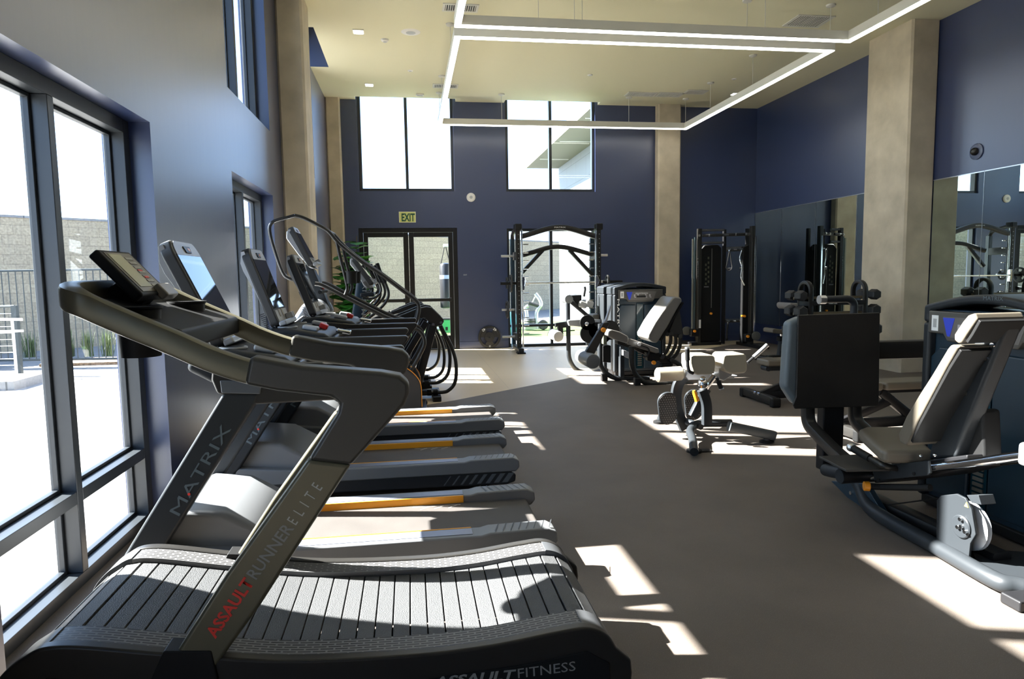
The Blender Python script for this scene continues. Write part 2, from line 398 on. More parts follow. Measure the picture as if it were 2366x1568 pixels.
# double door
dr = thing('door_1', '', '', (0, YB+.1, 0)); del dr['label']; del dr['category']; struct(dr)
m = M(); y0, y1 = YB+.02, YB+.16
m.box(-.93, -.85, y0, y1, 0, 2.35); m.box(.85, .93, y0, y1, 0, 2.35); m.box(-.85, .85, y0, y1, 2.27, 2.35); m.box(-.85, .85, YB, YB+.2, 0, .015)
m.build('door_frame', blackm, dr, bev=.004, seg=1)
for sx in (-1, 1):
    a, b = (.004, .845); x = lambda v: sx*v
    m = M()
    def bx(p, q, z0, z1): m.box(min(x(p), x(q)), max(x(p), x(q)), YB+.04, YB+.09, z0, z1)
    bx(a, a+.095, .02, 2.265); bx(b-.085, b, .02, 2.265); bx(a+.095, b-.085, 2.18, 2.265); bx(a+.095, b-.085, .02, .27)
    lf = m.build('door_leaf', blackm, dr, bev=.004, seg=1)
    M().box(min(x(.07), x(.80)), max(x(.07), x(.80)), YB-.03, YB+.005, .94, 1.0).box(min(x(.07), x(.13)), max(x(.07), x(.13)), YB+.005, YB+.045, .93, 1.01).box(min(x(.74), x(.80)), max(x(.74), x(.80)), YB+.005, YB+.045, .93, 1.01).build('panic_bar', blackm, lf, bev=.006)
    M().add([(x(a+.095), YB+.065, .27), (x(b-.085), YB+.065, .27), (x(b-.085), YB+.065, 2.18), (x(a+.095), YB+.065, 2.18)], [(0, 1, 2, 3)]).build('pane', winglass, lf)
# concrete columns
def column(n, x0, x1, y0, y1):
    c = .025
    P = [(x0+c, y0), (x1-c, y0), (x1, y0+c), (x1, y1-c), (x1-c, y1), (x0+c, y1), (x0, y1-c), (x0, y0+c)]
    struct(M().ext([(p[0], p[1], 0) for p in P], 'z', 0, HC).build('column_%d' % n, concr))
column(1, XL, -1.14, 8.36, 8.92); column(2, XL, -1.18, 13.06, YB); column(3, 4.90, 5.37, 13.0, YB); column(4, 6.66, XR, 8.38, 9.27)
column(5, XL, -1.14, 1.36, 1.92) if False else None
column(5, 6.66, XR, 1.3, 2.2)
# baseboards
bb = M(); bb.box(XL, DR[0], YB-.012, YB, 0, .14)
struct(bb.build('baseboard_back', navy, bev=.003))
struct(M().box(DR[1], GL[0], YB-.012, YB, 0, .14).box(GL[1], 4.9, YB-.012, YB, 0, .14).box(5.37, XR, YB-.012, YB, 0, .14).build('baseboard_back.001', navy, bev=.003))
struct(M().box(XR-.012, XR, 9.27, YB-.012, 0, .14).box(XR-.012, XR, 2.2, 8.38, 0, .14).build('baseboard_right', navy, bev=.003))
# wall mirrors
ms = [(12.17, 13.19), (11.07, 12.165), (9.965, 11.065), (9.275, 9.96), (7.55, 8.375), (6.45, 7.545), (5.35, 6.445), (4.25, 5.345), (3.2, 4.245)]
for i, (a, b) in enumerate(ms):
    t = thing('wall_mirror', ['frameless wall mirror in the back right corner of the room', 'frameless wall mirror, second from the back right corner', 'frameless wall mirror, third from the back right corner', 'narrow frameless wall mirror on the far side of the right concrete column', 'frameless wall mirror on the near side of the right concrete column',
        'frameless wall mirror, second on the near side of the right concrete column', 'frameless wall mirror, third on the near side of the right column', 'frameless wall mirror, fourth on the near side of the right column', 'frameless wall mirror at the right, nearest the camera'][i], 'mirror', (XR, (a+b)/2, .37), 'frameless mirrors along the right wall')
    M().box(XR-.012, XR-.001, a+.002, b-.002, .37, 2.61).build('glass', mirror, t)
    M().box(XR-.016, XR-.001, a, b, 2.61, 2.622).box(XR-.0125, XR-.001, a-.002, a+.002, .37, 2.61).build('edge_trim', alum, t)

# ================================================================ CEILING FITTINGS
def pend(loop, zb, label, cans):
    """linear pendant lamp running round a rectangle"""
    x0, y0, x1, y1 = loop; wd, ht = .075, .115
    t = thing('pendant_lamp', label, 'pendant lamp', ((x0+x1)/2, (y0+y1)/2, zb), 'rectangular linear pendant lamps')
    def ring(a, b, z0, z1, m):
        m.box(x0-a, x1+a, y0-a, y0-a+b, z0, z1); m.box(x0-a, x1+a, y1+a-b, y1+a, z0, z1)
        m.box(x0-a, x0-a+b, y0-a+b, y1+a-b, z0, z1); m.box(x1+a-b, x1+a, y0-a+b, y1+a-b, z0, z1); return m
    ring(wd/2, wd, zb+.012, zb+ht, M()).build('housing', lampw, t)
    ring(wd/2-.004, wd-.008, zb, zb+.012, M()).build('diffuser', lightm, t)
    for x, y in cans:
        c = M().cyl((x, y, zb+ht), (x, y, HC-.02), .004, n=8).build('suspension_rod', lampw, t)
        M().lathe([(.01, -.03), (.055, -.018), (.06, 0)], (x, y, HC), 'z', 20).build('canopy', lampw, c)
ZP = 4.14
pend((.62, 8.06, 5.28, 12.58), ZP, 'rectangular white pendant lamp over the back half of the room', [(.62, 9.23), (.62, 11.55), (.62, 12.58), (1.75, 12.58), (4.16, 12.58), (5.28, 12.58), (5.28, 11.5), (5.28, 10.02), (5.28, 8.08), (4.16, 8.06), (2.0, 8.06)])
pend((.60, 3.2, 5.28, 7.70), ZP, 'rectangular white pendant lamp nearer the camera, cut by the photo top', [(.6, 6.9), (5.28, 7.2), (4.2, 7.70), (2.0, 7.70), (.60, 5.4), (5.28, 5.0), (1.5, 7.7)])
def clg(a, b): p = at(a, b, 'z', HC); return p.x, p.y
for (a, b), lab in (((828, 72), 'square recessed downlight, front one of the two at left'), ((853, 195), 'square recessed downlight, rear one of the two at left'), ((1699, 216), 'square recessed downlight beside the right pendant corner')):
    x, y = clg(a, b); t = thing('downlight', lab, 'ceiling light', (x, y, HC), 'square recessed downlights')
    s = .075
    M().box(x-s, x+s, y-s, y+s, HC-.012, HC-.001).build('trim_ring', whitep, t, bev=.004); M().box(x-s*.8, x+s*.8, y-s*.8, y+s*.8, HC-.018, HC-.012).build('diffuser', lightm, t)
def disc(name, a, b, r, h, lab, cat, m=whitep, grp=None):
    x, y = clg(a, b); t = thing(name, lab, cat, (x, y, HC), grp)
    M().lathe([(r*.55, -h), (r*.9, -h*.6), (r, 0)], (x, y, HC), 'z', 28).build('cover', m, t)
    M().lathe([(r*.2, -h-.004), (r*.5, -h-.001), (r*.52, -h+.004)], (x, y, HC), 'z', 20).build('centre', lgrey, t)
disc('ceiling_speaker', 949, 74, .13, .012, 'flat round ceiling loudspeaker between downlight and left pendant rail', 'speaker')
disc('smoke_detector', 889, 91, .055, .035, 'small white smoke detector beside the front downlight', 'smoke detector')
disc('sprinkler_cover', 948, 163, .045, .012, 'small round sprinkler cover left of the pendant rail', 'sprinkler cover', grp='flat round sprinkler covers')
disc('sprinkler_cover', 1363, 173, .045, .012, 'small round sprinkler cover in the middle of the back pendant', 'sprinkler cover', grp='flat round sprinkler covers')
disc('sprinkler_cover', 1696, 182, .045, .012, 'small round sprinkler cover right of the pendant rail', 'sprinkler cover', grp='flat round sprinkler covers')
x, y = clg(970, 217); t = thing('exit_light', 'small rectangular emergency lamp on the ceiling near the back windows', 'emergency light', (x, y, HC))
M().box(x-.07, x+.07, y-.04, y+.04, HC-.03, HC-.001).build('body', whitep, t, bev=.006); M().box(x-.05, x+.05, y-.025, y+.025, HC-.034, HC-.03).build('lens', lgrey, t)
def vent(a, b, wx, wy, lab, slats=True, split=False):
    x, y = clg(a, b); t = thing('ceiling_vent', lab, 'vent', (x, y, HC), 'air vents in the ceiling')
    m = M(); f = .03; z0 = HC-.012
    m.box(x-wx, x+wx, y-wy, y-wy+f, z0, HC-.001); m.box(x-wx, x+wx, y+wy-f, y+wy, z0, HC-.001); m.box(x-wx, x-wx+f, y-wy+f, y+wy-f, z0, HC-.001); m.box(x+wx-f, x+wx, y-wy+f, y+wy-f, z0, HC-.001)
    m.build('frame', lampw, t)
    M().box(x-wx+f, x+wx-f, y-wy+f, y+wy-f, HC-.004, HC-.001).build('duct_opening', charc if slats else lgrey, t)
    m = M(); n = 14
    for k in range(n):
        xx = x-wx+f+(k+.5)*(2*wx-2*f)/n; m.box(xx-.005, xx+.005, y-wy+f, y+wy-f, HC-.011, HC-.004)
    m.build('louvre', lampw, t)
vent(1064, 17, .22, .12, 'slatted ceiling vent behind the near left pendant rail')
vent(1029, 198, .22, .12, 'slatted ceiling vent behind the far left pendant rail')
vent(1868, 48, .26, .2, 'slatted ceiling vent at upper right above the pendant corner')
vent(1481, 217, .28, .14, 'left of three ceiling vents near the back column', False)
vent(1547, 218, .24, .15, 'middle of three ceiling vents near the back column', False)
vent(1607, 212, .20, .13, 'right of three ceiling vents near the back column')

# ================================================================ WALL FITTINGS
a, b = at(921.5, 489, 'y', YB), at(961, 514, 'y', YB)
t = thing('exit_sign', 'pale green sign with dark green EXIT letters above the double door', 'exit sign', ((a.x+b.x)/2, YB, b.z))
M().box(a.x, b.x, YB-.018, YB-.001, b.z, a.z).build('plate', exitface, t, bev=.003)
M().box(a.x, b.x, YB-.022, YB-.018, b.z, b.z+.006).box(a.x, b.x, YB-.022, YB-.018, a.z-.006, a.z).box(a.x, a.x+.006, YB-.022, YB-.018, b.z+.006, a.z-.006).box(b.x-.006, b.x, YB-.022, YB-.018, b.z+.006, a.z-.006).build('rim', whitep, t)
text('lettering', 'EXIT', .2, ((a.x+b.x)/2+.012, YB-.0195, b.z+.028), (1, 0, 0), Z3, green_ink, t, .001, 'CENTER', .62, .006)
p = at(1088, 456, 'y', YB); t = thing('wall_speaker', 'round white disc on the back wall between the tall windows', 'wall speaker', (p.x, YB, p.z))
M().lathe([(.085, 0), (.085, -.025), (.07, -.038), (.001, -.04)], (p.x, YB-.001, p.z), 'y', 32).build('body', whitep, t)
M().lathe([(.030, -.041), (.030, -.046), (.001, -.048)], (p.x, YB, p.z), 'y', 24).build('centre', lgrey, t)
p = at(2257, 350, 'x', XR); t = thing('wall_camera', 'dark dome camera on a round plate high on the right wall', 'camera', (XR, p.y, p.z))
M().lathe([(.10, -.001), (.10, -.012), (.085, -.018), (.001, -.018)], (XR, p.y, p.z), 'x', 32).build('plate', navy, t)
M().sph((XR-.03, p.y, p.z), .05, 10).build('dome', mat('dome_dark', (.02, .018, .016), .12), t)
p = at(1075, 635, 'y', YB); t = thing('door_sign', 'small dark exit plate on the wall right of the double door', 'sign', (p.x, YB, p.z))
M().box(p.x-.09, p.x+.09, YB-.008, YB-.001, p.z-.07, p.z+.07).build('plate', navy, t, bev=.003)
text('lettering', 'EXIT', .035, (p.x, YB-.0095, p.z-.01), (1, 0, 0), Z3, whiteink, t, .001, 'CENTER')

# ================================================================ OUTSIDE
struct(M().box(-30, XL-WT, -20, 35, -.25, -.02).box(XL-WT, 30, YB+.24, 35, -.25, -.02).build('ground', paving))
# ================================================================ CURVED MANUAL TREADMILL (nearest)
def A(l, y): return [at(a, b, 'y', y) for a, b in l]
def two(m, poly, y0, y1, mir=None, c=None):
    """extrude a side outline between y0 and y1, and its mirror image about the middle c"""
    m.ext(poly, 'y', y0, y1)
    if c is not None: m.ext(poly, 'y', 2*c-y1, 2*c-y0)
    return m
YA, YB2 = 1.90, 2.62; YC = (YA+YB2)/2
ar = thing('curved_treadmill', 'black curved manual treadmill with slatted belt, nearest the camera by the left window', 'treadmill', (-.2, YC, 0))
bz = [(-1.16, .25), (-1.13, .33), (-1.06, .395), (-.96, .422), (-.68, .372), (-.38, .322), (-.03, .303), (.2, .308), (.40, .330), (.50, .335), (.565, .305), (.60, .25)]
bp = spl([(x, 0, z) for x, z in bz], 10)
L = [0]
for i in range(1, len(bp)): L.append(L[-1] + (bp[i]-bp[i-1]).length)
def onb(s):
    s = min(max(s, 0), L[-1]-1e-5); i = max(k for k in range(len(L)) if L[k] <= s)
    i = min(i, len(bp)-2); t = (s-L[i])/(L[i+1]-L[i]); return bp[i].lerp(bp[i+1], t), (bp[i+1]-bp[i]).normalized()
brk = brickmat('tread_plate', (.014, .0135, .013), (.018, .017, .0165), (.14, .137, .132), .042, .0125, .0030, .45, 'z', 1.0)
dots = mat('slat_rubber', (.050, .051, .052), .5, bump=.45, bscale=330, spec=.5)
m = M(); n = 34; sp = L[-1]/n
for k in range(n):
    p, t = onb((k+.5)*sp); R = Matrix.Rotation(-math.atan2(t.z, t.x), 3, 'Y')
    m.obox((p.x, YC, p.z-.012), (sp-.004, .474, .022), R)
m.build('slat_belt', dots, ar, bev=.002, seg=1)
m = M()
for y0, y1 in ((YA+.04, 2.022), (2.498, YB2-.04)):
    top = [(p.x, p.z+.016) for p in bp[27:-21]]
    m.ext([(x, z) for x, z in top] + [(x, z-.03) for x, z in top[::-1]], 'y', y0, y1)
m.build('foot_rail', brk, ar)
capm = mat('shroud_cap', (.055, .058, .062), .42)
m = M()
for y0, y1 in ((YA+.02, 2.022), (2.498, YB2-.02)):
    for seg in (bp[:28], bp[-22:]):
        top = [(p.x, p.z+.02) for p in seg]
        M().ext([(x, z) for x, z in top] + [(x, z-.05) for x, z in top[::-1]], 'y', y0, y1).build('end_cap', capm, ar, bev=.004)
tp = [(p.x, p.z+.022) for p in bp]
out_ = [(-1.205, .20), (-1.19, .10), (-1.12, .07), (.56, .05), (.635, .10), (.645, .2)]
side = [(-1.20, .26)] + [(x*1.0, z) for x, z in tp[2:-2]] + [(.64, .24)] + out_[::-1]
m = M(); two(m, side, YA, YA+.04, c=YC); m.build('side_shroud', blacks, ar, bev=.012, seg=3)
ins = [(-1.08, .12), (-1.1, .27), (-1.0, .36), (-.7, .31), (-.35, .262), (0, .245), (.3, .262), (.5, .285), (.57, .24), (.57, .13), (.5, .10)]
m = M(); two(m, ins, YA-.004, YA+.01, c=YC); m.build('side_panel', blackp, ar, bev=.003)
p0, p1 = at(1090, 1576, 'y', YA-.005), at(1330, 1548, 'y', YA-.005)
textfit('lettering', 'FITNESS', at(1197, 1566, 'y', YA-.005), p1, .030, Z3, greyink, ar)
textfit('lettering', 'ASSAULT', at(1000, 1586, 'y', YA-.005), at(1193, 1567, 'y', YA-.005), .030, Z3, greyink, ar, bold=.03, shear=.2)
# underframe and feet
m = M(); m.box(-1.0, .5, YC-.2, YC+.2, .05, .12).build('underframe', blackm, ar, bev=.005)
for x in (-.95, .4):
    for y in (YA+.1, YB2-.1): M().cyl((x, y, 0), (x, y, .05), .03).build('foot', blackp, ar)
# uprights, sleeves, rail
upr = A([(812, 1072), (600, 1400), (490, 1552), (378, 1552), (520, 1330), (712, 1060)], YA)
slv = A([(578, 822), (700, 845), (880, 858), (925, 866), (945, 885), (945, 908), (935, 935), (812, 1074), (712, 1062), (780, 952), (784, 932), (768, 917), (640, 903), (565, 888)], YA)
for i, (y0, y1) in enumerate(((YA-.005, YA+.062), (YB2-.062, YB2+.005))):
    u = M().ext([(p.x, p.z) for p in upr], 'y', y0, y1).build('upright', olive, ar, bev=.012, seg=3)
    M().ext([(p.x, p.z) for p in slv], 'y', y0-.003, y1+.003).build('handle_sleeve', mat('sleeve_rubber', (.040, .038, .031), .42), ar, bev=.014, seg=3)
    b = A([(380, 1500), (490, 1500), (505, 1568), (350, 1568)], YA)
    M().ext([(p.x, p.z) for p in b], 'y', y0-.004, y1+.004).build('upright_bracket', blackp, ar, bev=.004)
    if i == 0:
        y = y0-.0005; up = V((-.8, 0, .6))
        textfit('lettering', 'ASSAULT', at(497, 1475, 'y', y), at(588, 1345, 'y', y), .033, up, redink, u, bold=.03)
        textfit('lettering', 'RUNNER', at(592, 1339, 'y', y), at(680, 1220, 'y', y), .033, up, greyink, u, bold=.012)
        textfit('lettering', 'E  L  I  T  E', at(684, 1213, 'y', y), at(746, 1126, 'y', y), .030, up, mat('pale_ink', (.42, .42, .38), .5), u)
        e = A([(505, 1545), (600, 1400), (810, 1078)], YA)
rail = A([(640, 872), (566, 860), (480, 832), (400, 797), (300, 756), (220, 722), (165, 697)], YA)
rail = [V((p.x, YA+.03, p.z)) for p in rail]
fx, fz = rail[-1].x, rail[-1].z
front = [V((fx-.035, YA+.075, fz+.012)), V((fx-.06, YA+.16, fz+.02)), V((fx-.068, YC, fz+.022))]
half = rail + front; full = half + [V((p.x, 2*YC-p.y, p.z)) for p in half[:-1][::-1]]
full = spl(full, 4)
M().tube(full, 1, flat=(.033, .027), side=(0, 0, 1)).build('handrail', olive, ar)
# tray with cup holders between the rails
ty = lambda x: fz - (x-fx)*.42
m = M(); x0, x1 = fx-.03, fx+.25
for a, b in ((YA+.05, YB2-.05),):
    m.add([(x0, a, ty(x0)-.01), (x1, a, ty(x1)+.02), (x1, b, ty(x1)+.02), (x0, b, ty(x0)-.01), (x0, a, ty(x0)-.05), (x1, a, ty(x1)-.04), (x1, b, ty(x1)-.04), (x0, b, ty(x0)-.05)],
          [(0, 1, 2, 3), (7, 6, 5, 4), (0, 4, 5, 1), (1, 5, 6, 2), (2, 6, 7, 3), (3, 7, 4, 0)])
m.build('tray', blackp, ar, bev=.012, seg=3)
for y in (YA+.15, YB2-.15):
    cx = fx+.105; cz = ty(cx)+.012
    M().lathe([(.052, -.13), (.056, -.02), (.058, .002), (.063, .006), (.063, .012), (.055, .012), (.050, -.005), (.048, -.1)], (cx, y, cz), 'z', 28).build('cup_holder', blackp, ar)
    M().lathe([(.052, .0085), (.052, .0095)], (cx, y, cz), 'z', 28).build('cup_opening', mat('deep_black', (.002, .002, .002), .9), ar)
# console display
pa, pb = at(212, 583, 'y', 2.15), at(322, 690, 'y', 2.15); d = (pb-pa); ln = d.length; d.normalize(); nz = V((-d.z, 0, d.x)) if d.x > 0 else V((d.z, 0, -d.x))
c = (pa+pb)/2; c.y = 2.265; Rm = Matrix((d, V((0, 1, 0)), d.cross(V((0, 1, 0))))).transposed()
nn = d.cross(V((0, 1, 0))); nn = nn if nn.z > 0 else -nn
cn = M().obox(c, (ln, .235, .034), Rm).build('console', blackp, ar, bev=.008, seg=3)
M().obox(c + nn*.0175 - d*.0, (ln*.86, .19, .002), Rm).build('bezel', mat('console_bezel', (.10, .085, .06), .35), cn)
M().obox(c + nn*.019 + V((0, -.035, 0)) - d*.005, (ln*.72, .09, .002), Rm).build('display', lcd, cn)
m = M()
for k in range(7): m.obox(c + nn*.019 + V((0, .045, 0)) + d*(k-3)*ln*.1, (ln*.05, .05, .002), Rm)
m.build('button_labels', mat('label_grey', (.32, .30, .25), .5), cn)
m = M()
for k in (0, 1): m.obox(c + nn*.0195 + V((0, .04, 0)) + d*(k*.5-.1)*ln*.3, (ln*.04, .03, .002), Rm)
m.build('button_red', redink, cn)
M().obox(c + d*(ln/2-.005) + nn*.022 + V((0, .065, 0)), (.05, .10, .03), Rm).build('button_pod', mat('pod_grey', (.25, .24, .22), .35), cn, bev=.006)
M().obox(c + d*(ln*.22) - nn*.06, (.10, .09, .12), Rm).build('console_mount', blackp, ar, bev=.015, seg=3)
q = c + d*(ln/2+.03) - nn*.03
M().tube(rnd([q+V((-.02, -.18, -.01)), q+V((0, 0, -.02)), q+V((.02, .20, -.03))], .1), 1, flat=(.018, .03), side=(0, 0, 1)).build('cross_handle', blackp, ar)

def screen_console(t, side, y0, y1, shell):
    """tall tablet console: light back shell, dark bezel, screen, keypad and clips; side = its outline on the plane y0"""
    TC_ = (y0+y1)/2; W = y1-y0
    ftop, fbot = side[2], side[4]; d = (fbot-ftop); ln = d.length; d.normalize(); n_ = V((abs(d.z), 0, d.x)).normalized()
    Rm = Matrix((d, V((0, 1, 0)), n_)).transposed()
    if Rm.determinant() < 0: Rm = Matrix((d, V((0, -1, 0)), n_)).transposed()
    sh = M().ext([(q.x, q.z) for q in [side[0], side[1]-n_*.012, ftop-n_*.03, fbot-n_*.03] + list(side[5:])], 'y', y0+.012, y1-.012).build('back_shell', shell, t, bev=.010, seg=3)
    mid = (ftop+fbot)/2; mid.y = TC_
    mt = Matrix.Translation(mid) @ Rm.to_4x4(); zf = 1 if (Rm @ V((0, 0, 1))).dot(n_) > 0 else -1
    def slab(u0, u1, hw, rt, rb, h0, h1, name, m, par, **k):
        P = []
        for cu, cv, a0, rr in ((u0+rt, -hw+rt, 180, rt), (u1-rb, -hw+rb, 270, rb), (u1-rb, hw-rb, 0, rb), (u0+rt, hw-rt, 90, rt)):
            for q in range(7):
                an = math.radians(a0+15*q); P.append((cu+rr*math.cos(an), cv+rr*math.sin(an)))
        crown = [(u-(.030*(1-(v/hw)**2) if u < (u0+u1)/2 else 0)*(rt > .03), v) for u, v in P]
        return M().ext(crown, 'z', h0*zf, h1*zf).xf(mt).build(name, m, par, **k)
    cs = slab(-ln/2, ln/2, W/2, .06, .03, -.056, 0, 'console', charc, t, bev=.010, seg=3)
    slab(-ln*.485, -ln*.375, W*.44, .045, .004, .0, .004, 'top_plate', lgrey, cs)
    bd = [(-ln*.465, -.052), (-ln*.465, .052), (-ln*.40, .040), (-ln*.40, -.040)]
    M().ext(bd, 'z', .004*zf, .009*zf).xf(mt).build('badge', blackm, cs, bev=.002)
    M().ext([(-ln*.450, .0), (-ln*.445, .034), (-ln*.415, .026), (-ln*.425, .004)], 'z', .009*zf, .0095*zf).xf(mt).build('badge_mark', orange, cs)
    M().obox(mid - d*ln*.045 + n_*.0012, (ln*.68, W*.92, .002), Rm).build('bezel', blackp, cs)
    M().obox(mid - d*ln*.05 + n_*.002, (ln*.66, W*.88, .003), Rm).build('screen', screen, cs)
    M().obox(mid + d*ln*.395 + n_*.002, (ln*.18, W*.88, .006), Rm).build('keypad', lgrey, cs, bev=.002)
    for k in (-1, 1): M().obox(mid + d*ln*.35 + n_*.007 + V((0, k*.05-.03, 0)), (ln*.1, .045, .003), Rm).build('key', mat('key_beige', (.30, .27, .22), .5), cs)
    for k in (-1, 1): M().obox(mid + d*ln*.42 + n_*.03 + V((0, W*.24+k*.028, 0)), (ln*.08, .03, .05), Rm).build('tablet_clip', silver, cs, bev=.006)
    M().obox(mid + d*ln*.49 + n_*.02, (.035, W-.02, .05), Rm).build('tablet_ledge', silver, cs, bev=.010, seg=3)
    m = M()
    for k in range(9): m.obox(mid + d*(ln*.30+.012*k) - n_*.075 + V((0, -W/2+.010, 0)), (.005, .006, .03), Rm)
    m.build('vent_slots', blackm, sh)

# ================================================================ MOTORISED TREADMILLS
T1 = 3.05; T2y = 3.77; TC = (T1+T2y)/2; XE = .66
def treadmill():
    t = thing('treadmill', 'dark grey motorised treadmill with yellow deck line, screen washed white by the window', 'treadmill', (-.3, TC, 0), 'row of motorised treadmills along the left wall')
    zt = lambda x: .215                            # deck surface of the foot rails
    # belt and bed
    M().box(-.92, .615, T1+.11, T2y-.11, .10, .175).build('running_belt', belt, t, bev=.02, seg=3)
    m = M()
    for k in range(3):
        x = .02+.075*k; m.ext([(x, T2y-.20, .1755), (x+.05, T2y-.16, .1755), (x+.055, T2y-.16, .1755), (x+.005, T2y-.20, .1755)], 'z', .1752, .1757)
    m.box(-.02, .24, T2y-.160, T2y-.156, .1752, .1757)
    m.build('belt_marking', whiteink, t)
    for s in (0, 1):
        f = (lambda y: y) if s == 0 else (lambda y: 2*TC-y)
        Y = lambda a, b: (min(f(a), f(b)), max(f(a), f(b)))
        prof = [(-1.15, .10), (-1.12, .25), (-.95, .235), (-.7, .212), (.3, .212), (.34, .222), (.62, .226), (.66, .205), (.665, .16), (.64, .13), (-.9, .13)]
        y0, y1 = Y(T1, T1+.118)
        r = M().ext(prof, 'y', y0, y1).build('side_rail', decktop, t, bev=.010, seg=3)
        y0, y1 = Y(T1+.028, T1+.10); M().box(-.88, .26, y0, y1, .2105, .2145).build('foot_strip', deckstr, r, bev=.001, seg=1)
        y0, y1 = Y(T1+.114, T1+.1225); M().box(-.80, .26, y0, y1, .165, .2128).build('yellow_edge', yellow, r, bev=.002, seg=1)
        m = M(); y0, y1 = Y(T1+.012, T1+.11)
        for k in range(8):
            x = .36+.037*k; dx = .03
            m.add([(x, y0 if s == 0 else y1, .2268), (x+.005, y0 if s == 0 else y1, .2268), (x+dx+.005, y1 if s == 0 else y0, .2268), (x+dx, y1 if s == 0 else y0, .2268)], [(0, 1, 2, 3)])
        m.build('grip_groove', charc, r)
        lo = [(-1.2, .06), (-1.22, .2), (-1.12, .235), (-.9, .15), (.60, .135), (.64, .11), (.635, .06), (.58, .045)]
        y0, y1 = Y(T1+.006, T1+.10)
        p = M().ext(lo, 'y', y0, y1).build('side_panel', mat('panel_black', (.016, .018, .021), .4), t, bev=.012, seg=3)
        m = M(); ya, yb = Y(T1+.0045, T1+.006)
        for k in range(8):
            x = .16+.055*k; wd = .006+.0045*k; m.ext([(x, .062), (x+wd, .062), (x+wd+.045, .122), (x+.045, .122)], 'y', ya, yb)
        m.build('side_stripes', mat('stripe_grey', (.10, .115, .13), .4), p)
        # leaning uprights
        up = A([(515, 908), (600, 908), (590, 935), (372, 1278), (300, 1345), (255, 1375), (238, 1362)], T1)
        y0, y1 = Y(T1-.004, T1+.058)
        u = M().ext([(q.x, q.z) for q in up], 'y', y0, y1).build('upright', irong, t, bev=.014, seg=3)
        if 1:
            y = T1-.005 if s == 0 else T2y-.055; uv = V((-.8, 0, .6)); dz = 0
            a, b = at(414, 1192, 'y', T1-.005), at(535, 990, 'y', T1-.005); a.y = b.y = y
            textfit('lettering', 'MATRIX', a, b, .046, uv, mat('steel_ink', (.085, .11, .125), .4), u)
            d_ = a.lerp(b, .235) + uv.normalized()*.012; M().cyl((d_.x, y-.0012, d_.z), (d_.x, y, d_.z), .006).build('red_dot', redink, u)
        jn = A([(508, 878), (606, 880), (602, 910), (512, 908)], T1)
        M().ext([(q.x, q.z) for q in jn], 'y', y0-.003, y1+.003).build('upright_joint', mat('joint_grey', (.075, .085, .10), .4), t, bev=.006)
        # handrail, deep in front and tapering to the rear
        hp = [(-.86, .99), (-.84, .93), (-.68, .875), (-.32, .88), (-.11, .94), (-.035, 1.03), (-.05, 1.05), (-.55, 1.05), (-.72, 1.07), (-.85, 1.08)]
        y0, y1 = Y(T1+.0, T1+.065)
        M().ext([(x, z) for x, z in hp], 'y', y0, y1).build('handrail', blacks, t, bev=.016, seg=3)
    # motor hood
    hood = [(-1.24, .08), (-1.25, .2), (-1.18, .36), (-1.04, .405), (-.86, .385), (-.66, .27), (-.62, .20), (-.62, .12)]
    M().ext(hood, 'y', T1+.06, T2y-.06).build('motor_hood', mat('hood_grey', (.15, .155, .16), .42), t, bev=.03, seg=4)
    M().ext([(-.80, .30), (-.80, .17), (-.60, .17), (-.60, .20), (-.64, .235), (-.70, .29)], 'y', T1+.16, T2y-.16).build('hood_mouth', blackp, t, bev=.02, seg=3)
    M().box(-1.15, .5, T1+.14, T2y-.14, .05, .10).build('underframe', blackm, t)
    for x in (-1.0, .45):
        for y in (T1+.14, T2y-.14): M().cyl((x, y, 0), (x, y, .06), .028).build('foot', blackp, t)
    # console base with cup holders between the rails
    cb = [(-.98, 1.03), (-.95, 1.10), (-.80, 1.115), (-.56, 1.075), (-.52, 1.04), (-.56, .985), (-.86, .96)]
    M().ext(cb, 'y', T1+.05, T2y-.05).build('console_base', irong, t, bev=.025, seg=4)
    for y in (T1+.16, T2y-.16):
        M().lathe([(.055, 0), (.062, .012), (.060, .018), (.050, .018), (.046, .004)], (-.80, y, 1.10), 'z', 28).build('cup_holder', lgrey, t)
        M().lathe([(.047, .0175), (.047, .0185)], (-.80, y, 1.10), 'z', 24).build('cup_opening', mat('deep_black', (.002, .002, .002), .9), t)
        M().obox((-.655, y-.01*(1 if y < TC else -1), 1.105), (.10, .075, .03), Matrix.Rotation(.2, 3, 'Y')).build('control_pod', lgrey, t, bev=.012, seg=3)
    M().obox((-.60, TC, 1.10), (.055, .075, .035), Matrix.Rotation(.4, 3, 'Y')).build('stop_button', red, t, bev=.008, seg=3)
    M().obox((-.47, TC, 1.06), (.10, .08, .03), Matrix.Rotation(.2, 3, 'Y')).build('grip_sensor', chrome, t, bev=.012, seg=3)
    M().tube([(-.50, T1+.05, 1.035), (-.50, T2y-.05, 1.035)], .018, 12).build('cross_bar', blacks, t)
    side = A([(380, 566), (386, 556), (406, 550), (487, 713), (512, 797), (500, 804), (484, 800), (430, 691), (389, 622), (379, 596)], T1+.15)
    screen_console(t, side, T1+.15, T2y-.15, silver)
    M().ext([(side[7].x-.01, side[7].z-.02), (side[7].x+.03, side[7].z-.06), (side[5].x+.02, side[5].z), (-.72, 1.04), (-.86, 1.04), (side[6].x-.015, side[6].z)], 'y', TC-.13, TC+.13).build('console_neck', irong, t, bev=.012, seg=3)
    return t
tm = treadmill()
dup(tm, (-.28, TC+1.27, 0), 'dark grey motorised treadmill with yellow deck line, middle one of the three')
dup(tm, (-.21, TC+2.47, 0), 'dark grey motorised treadmill with yellow deck line, farthest one next to the stair climber')
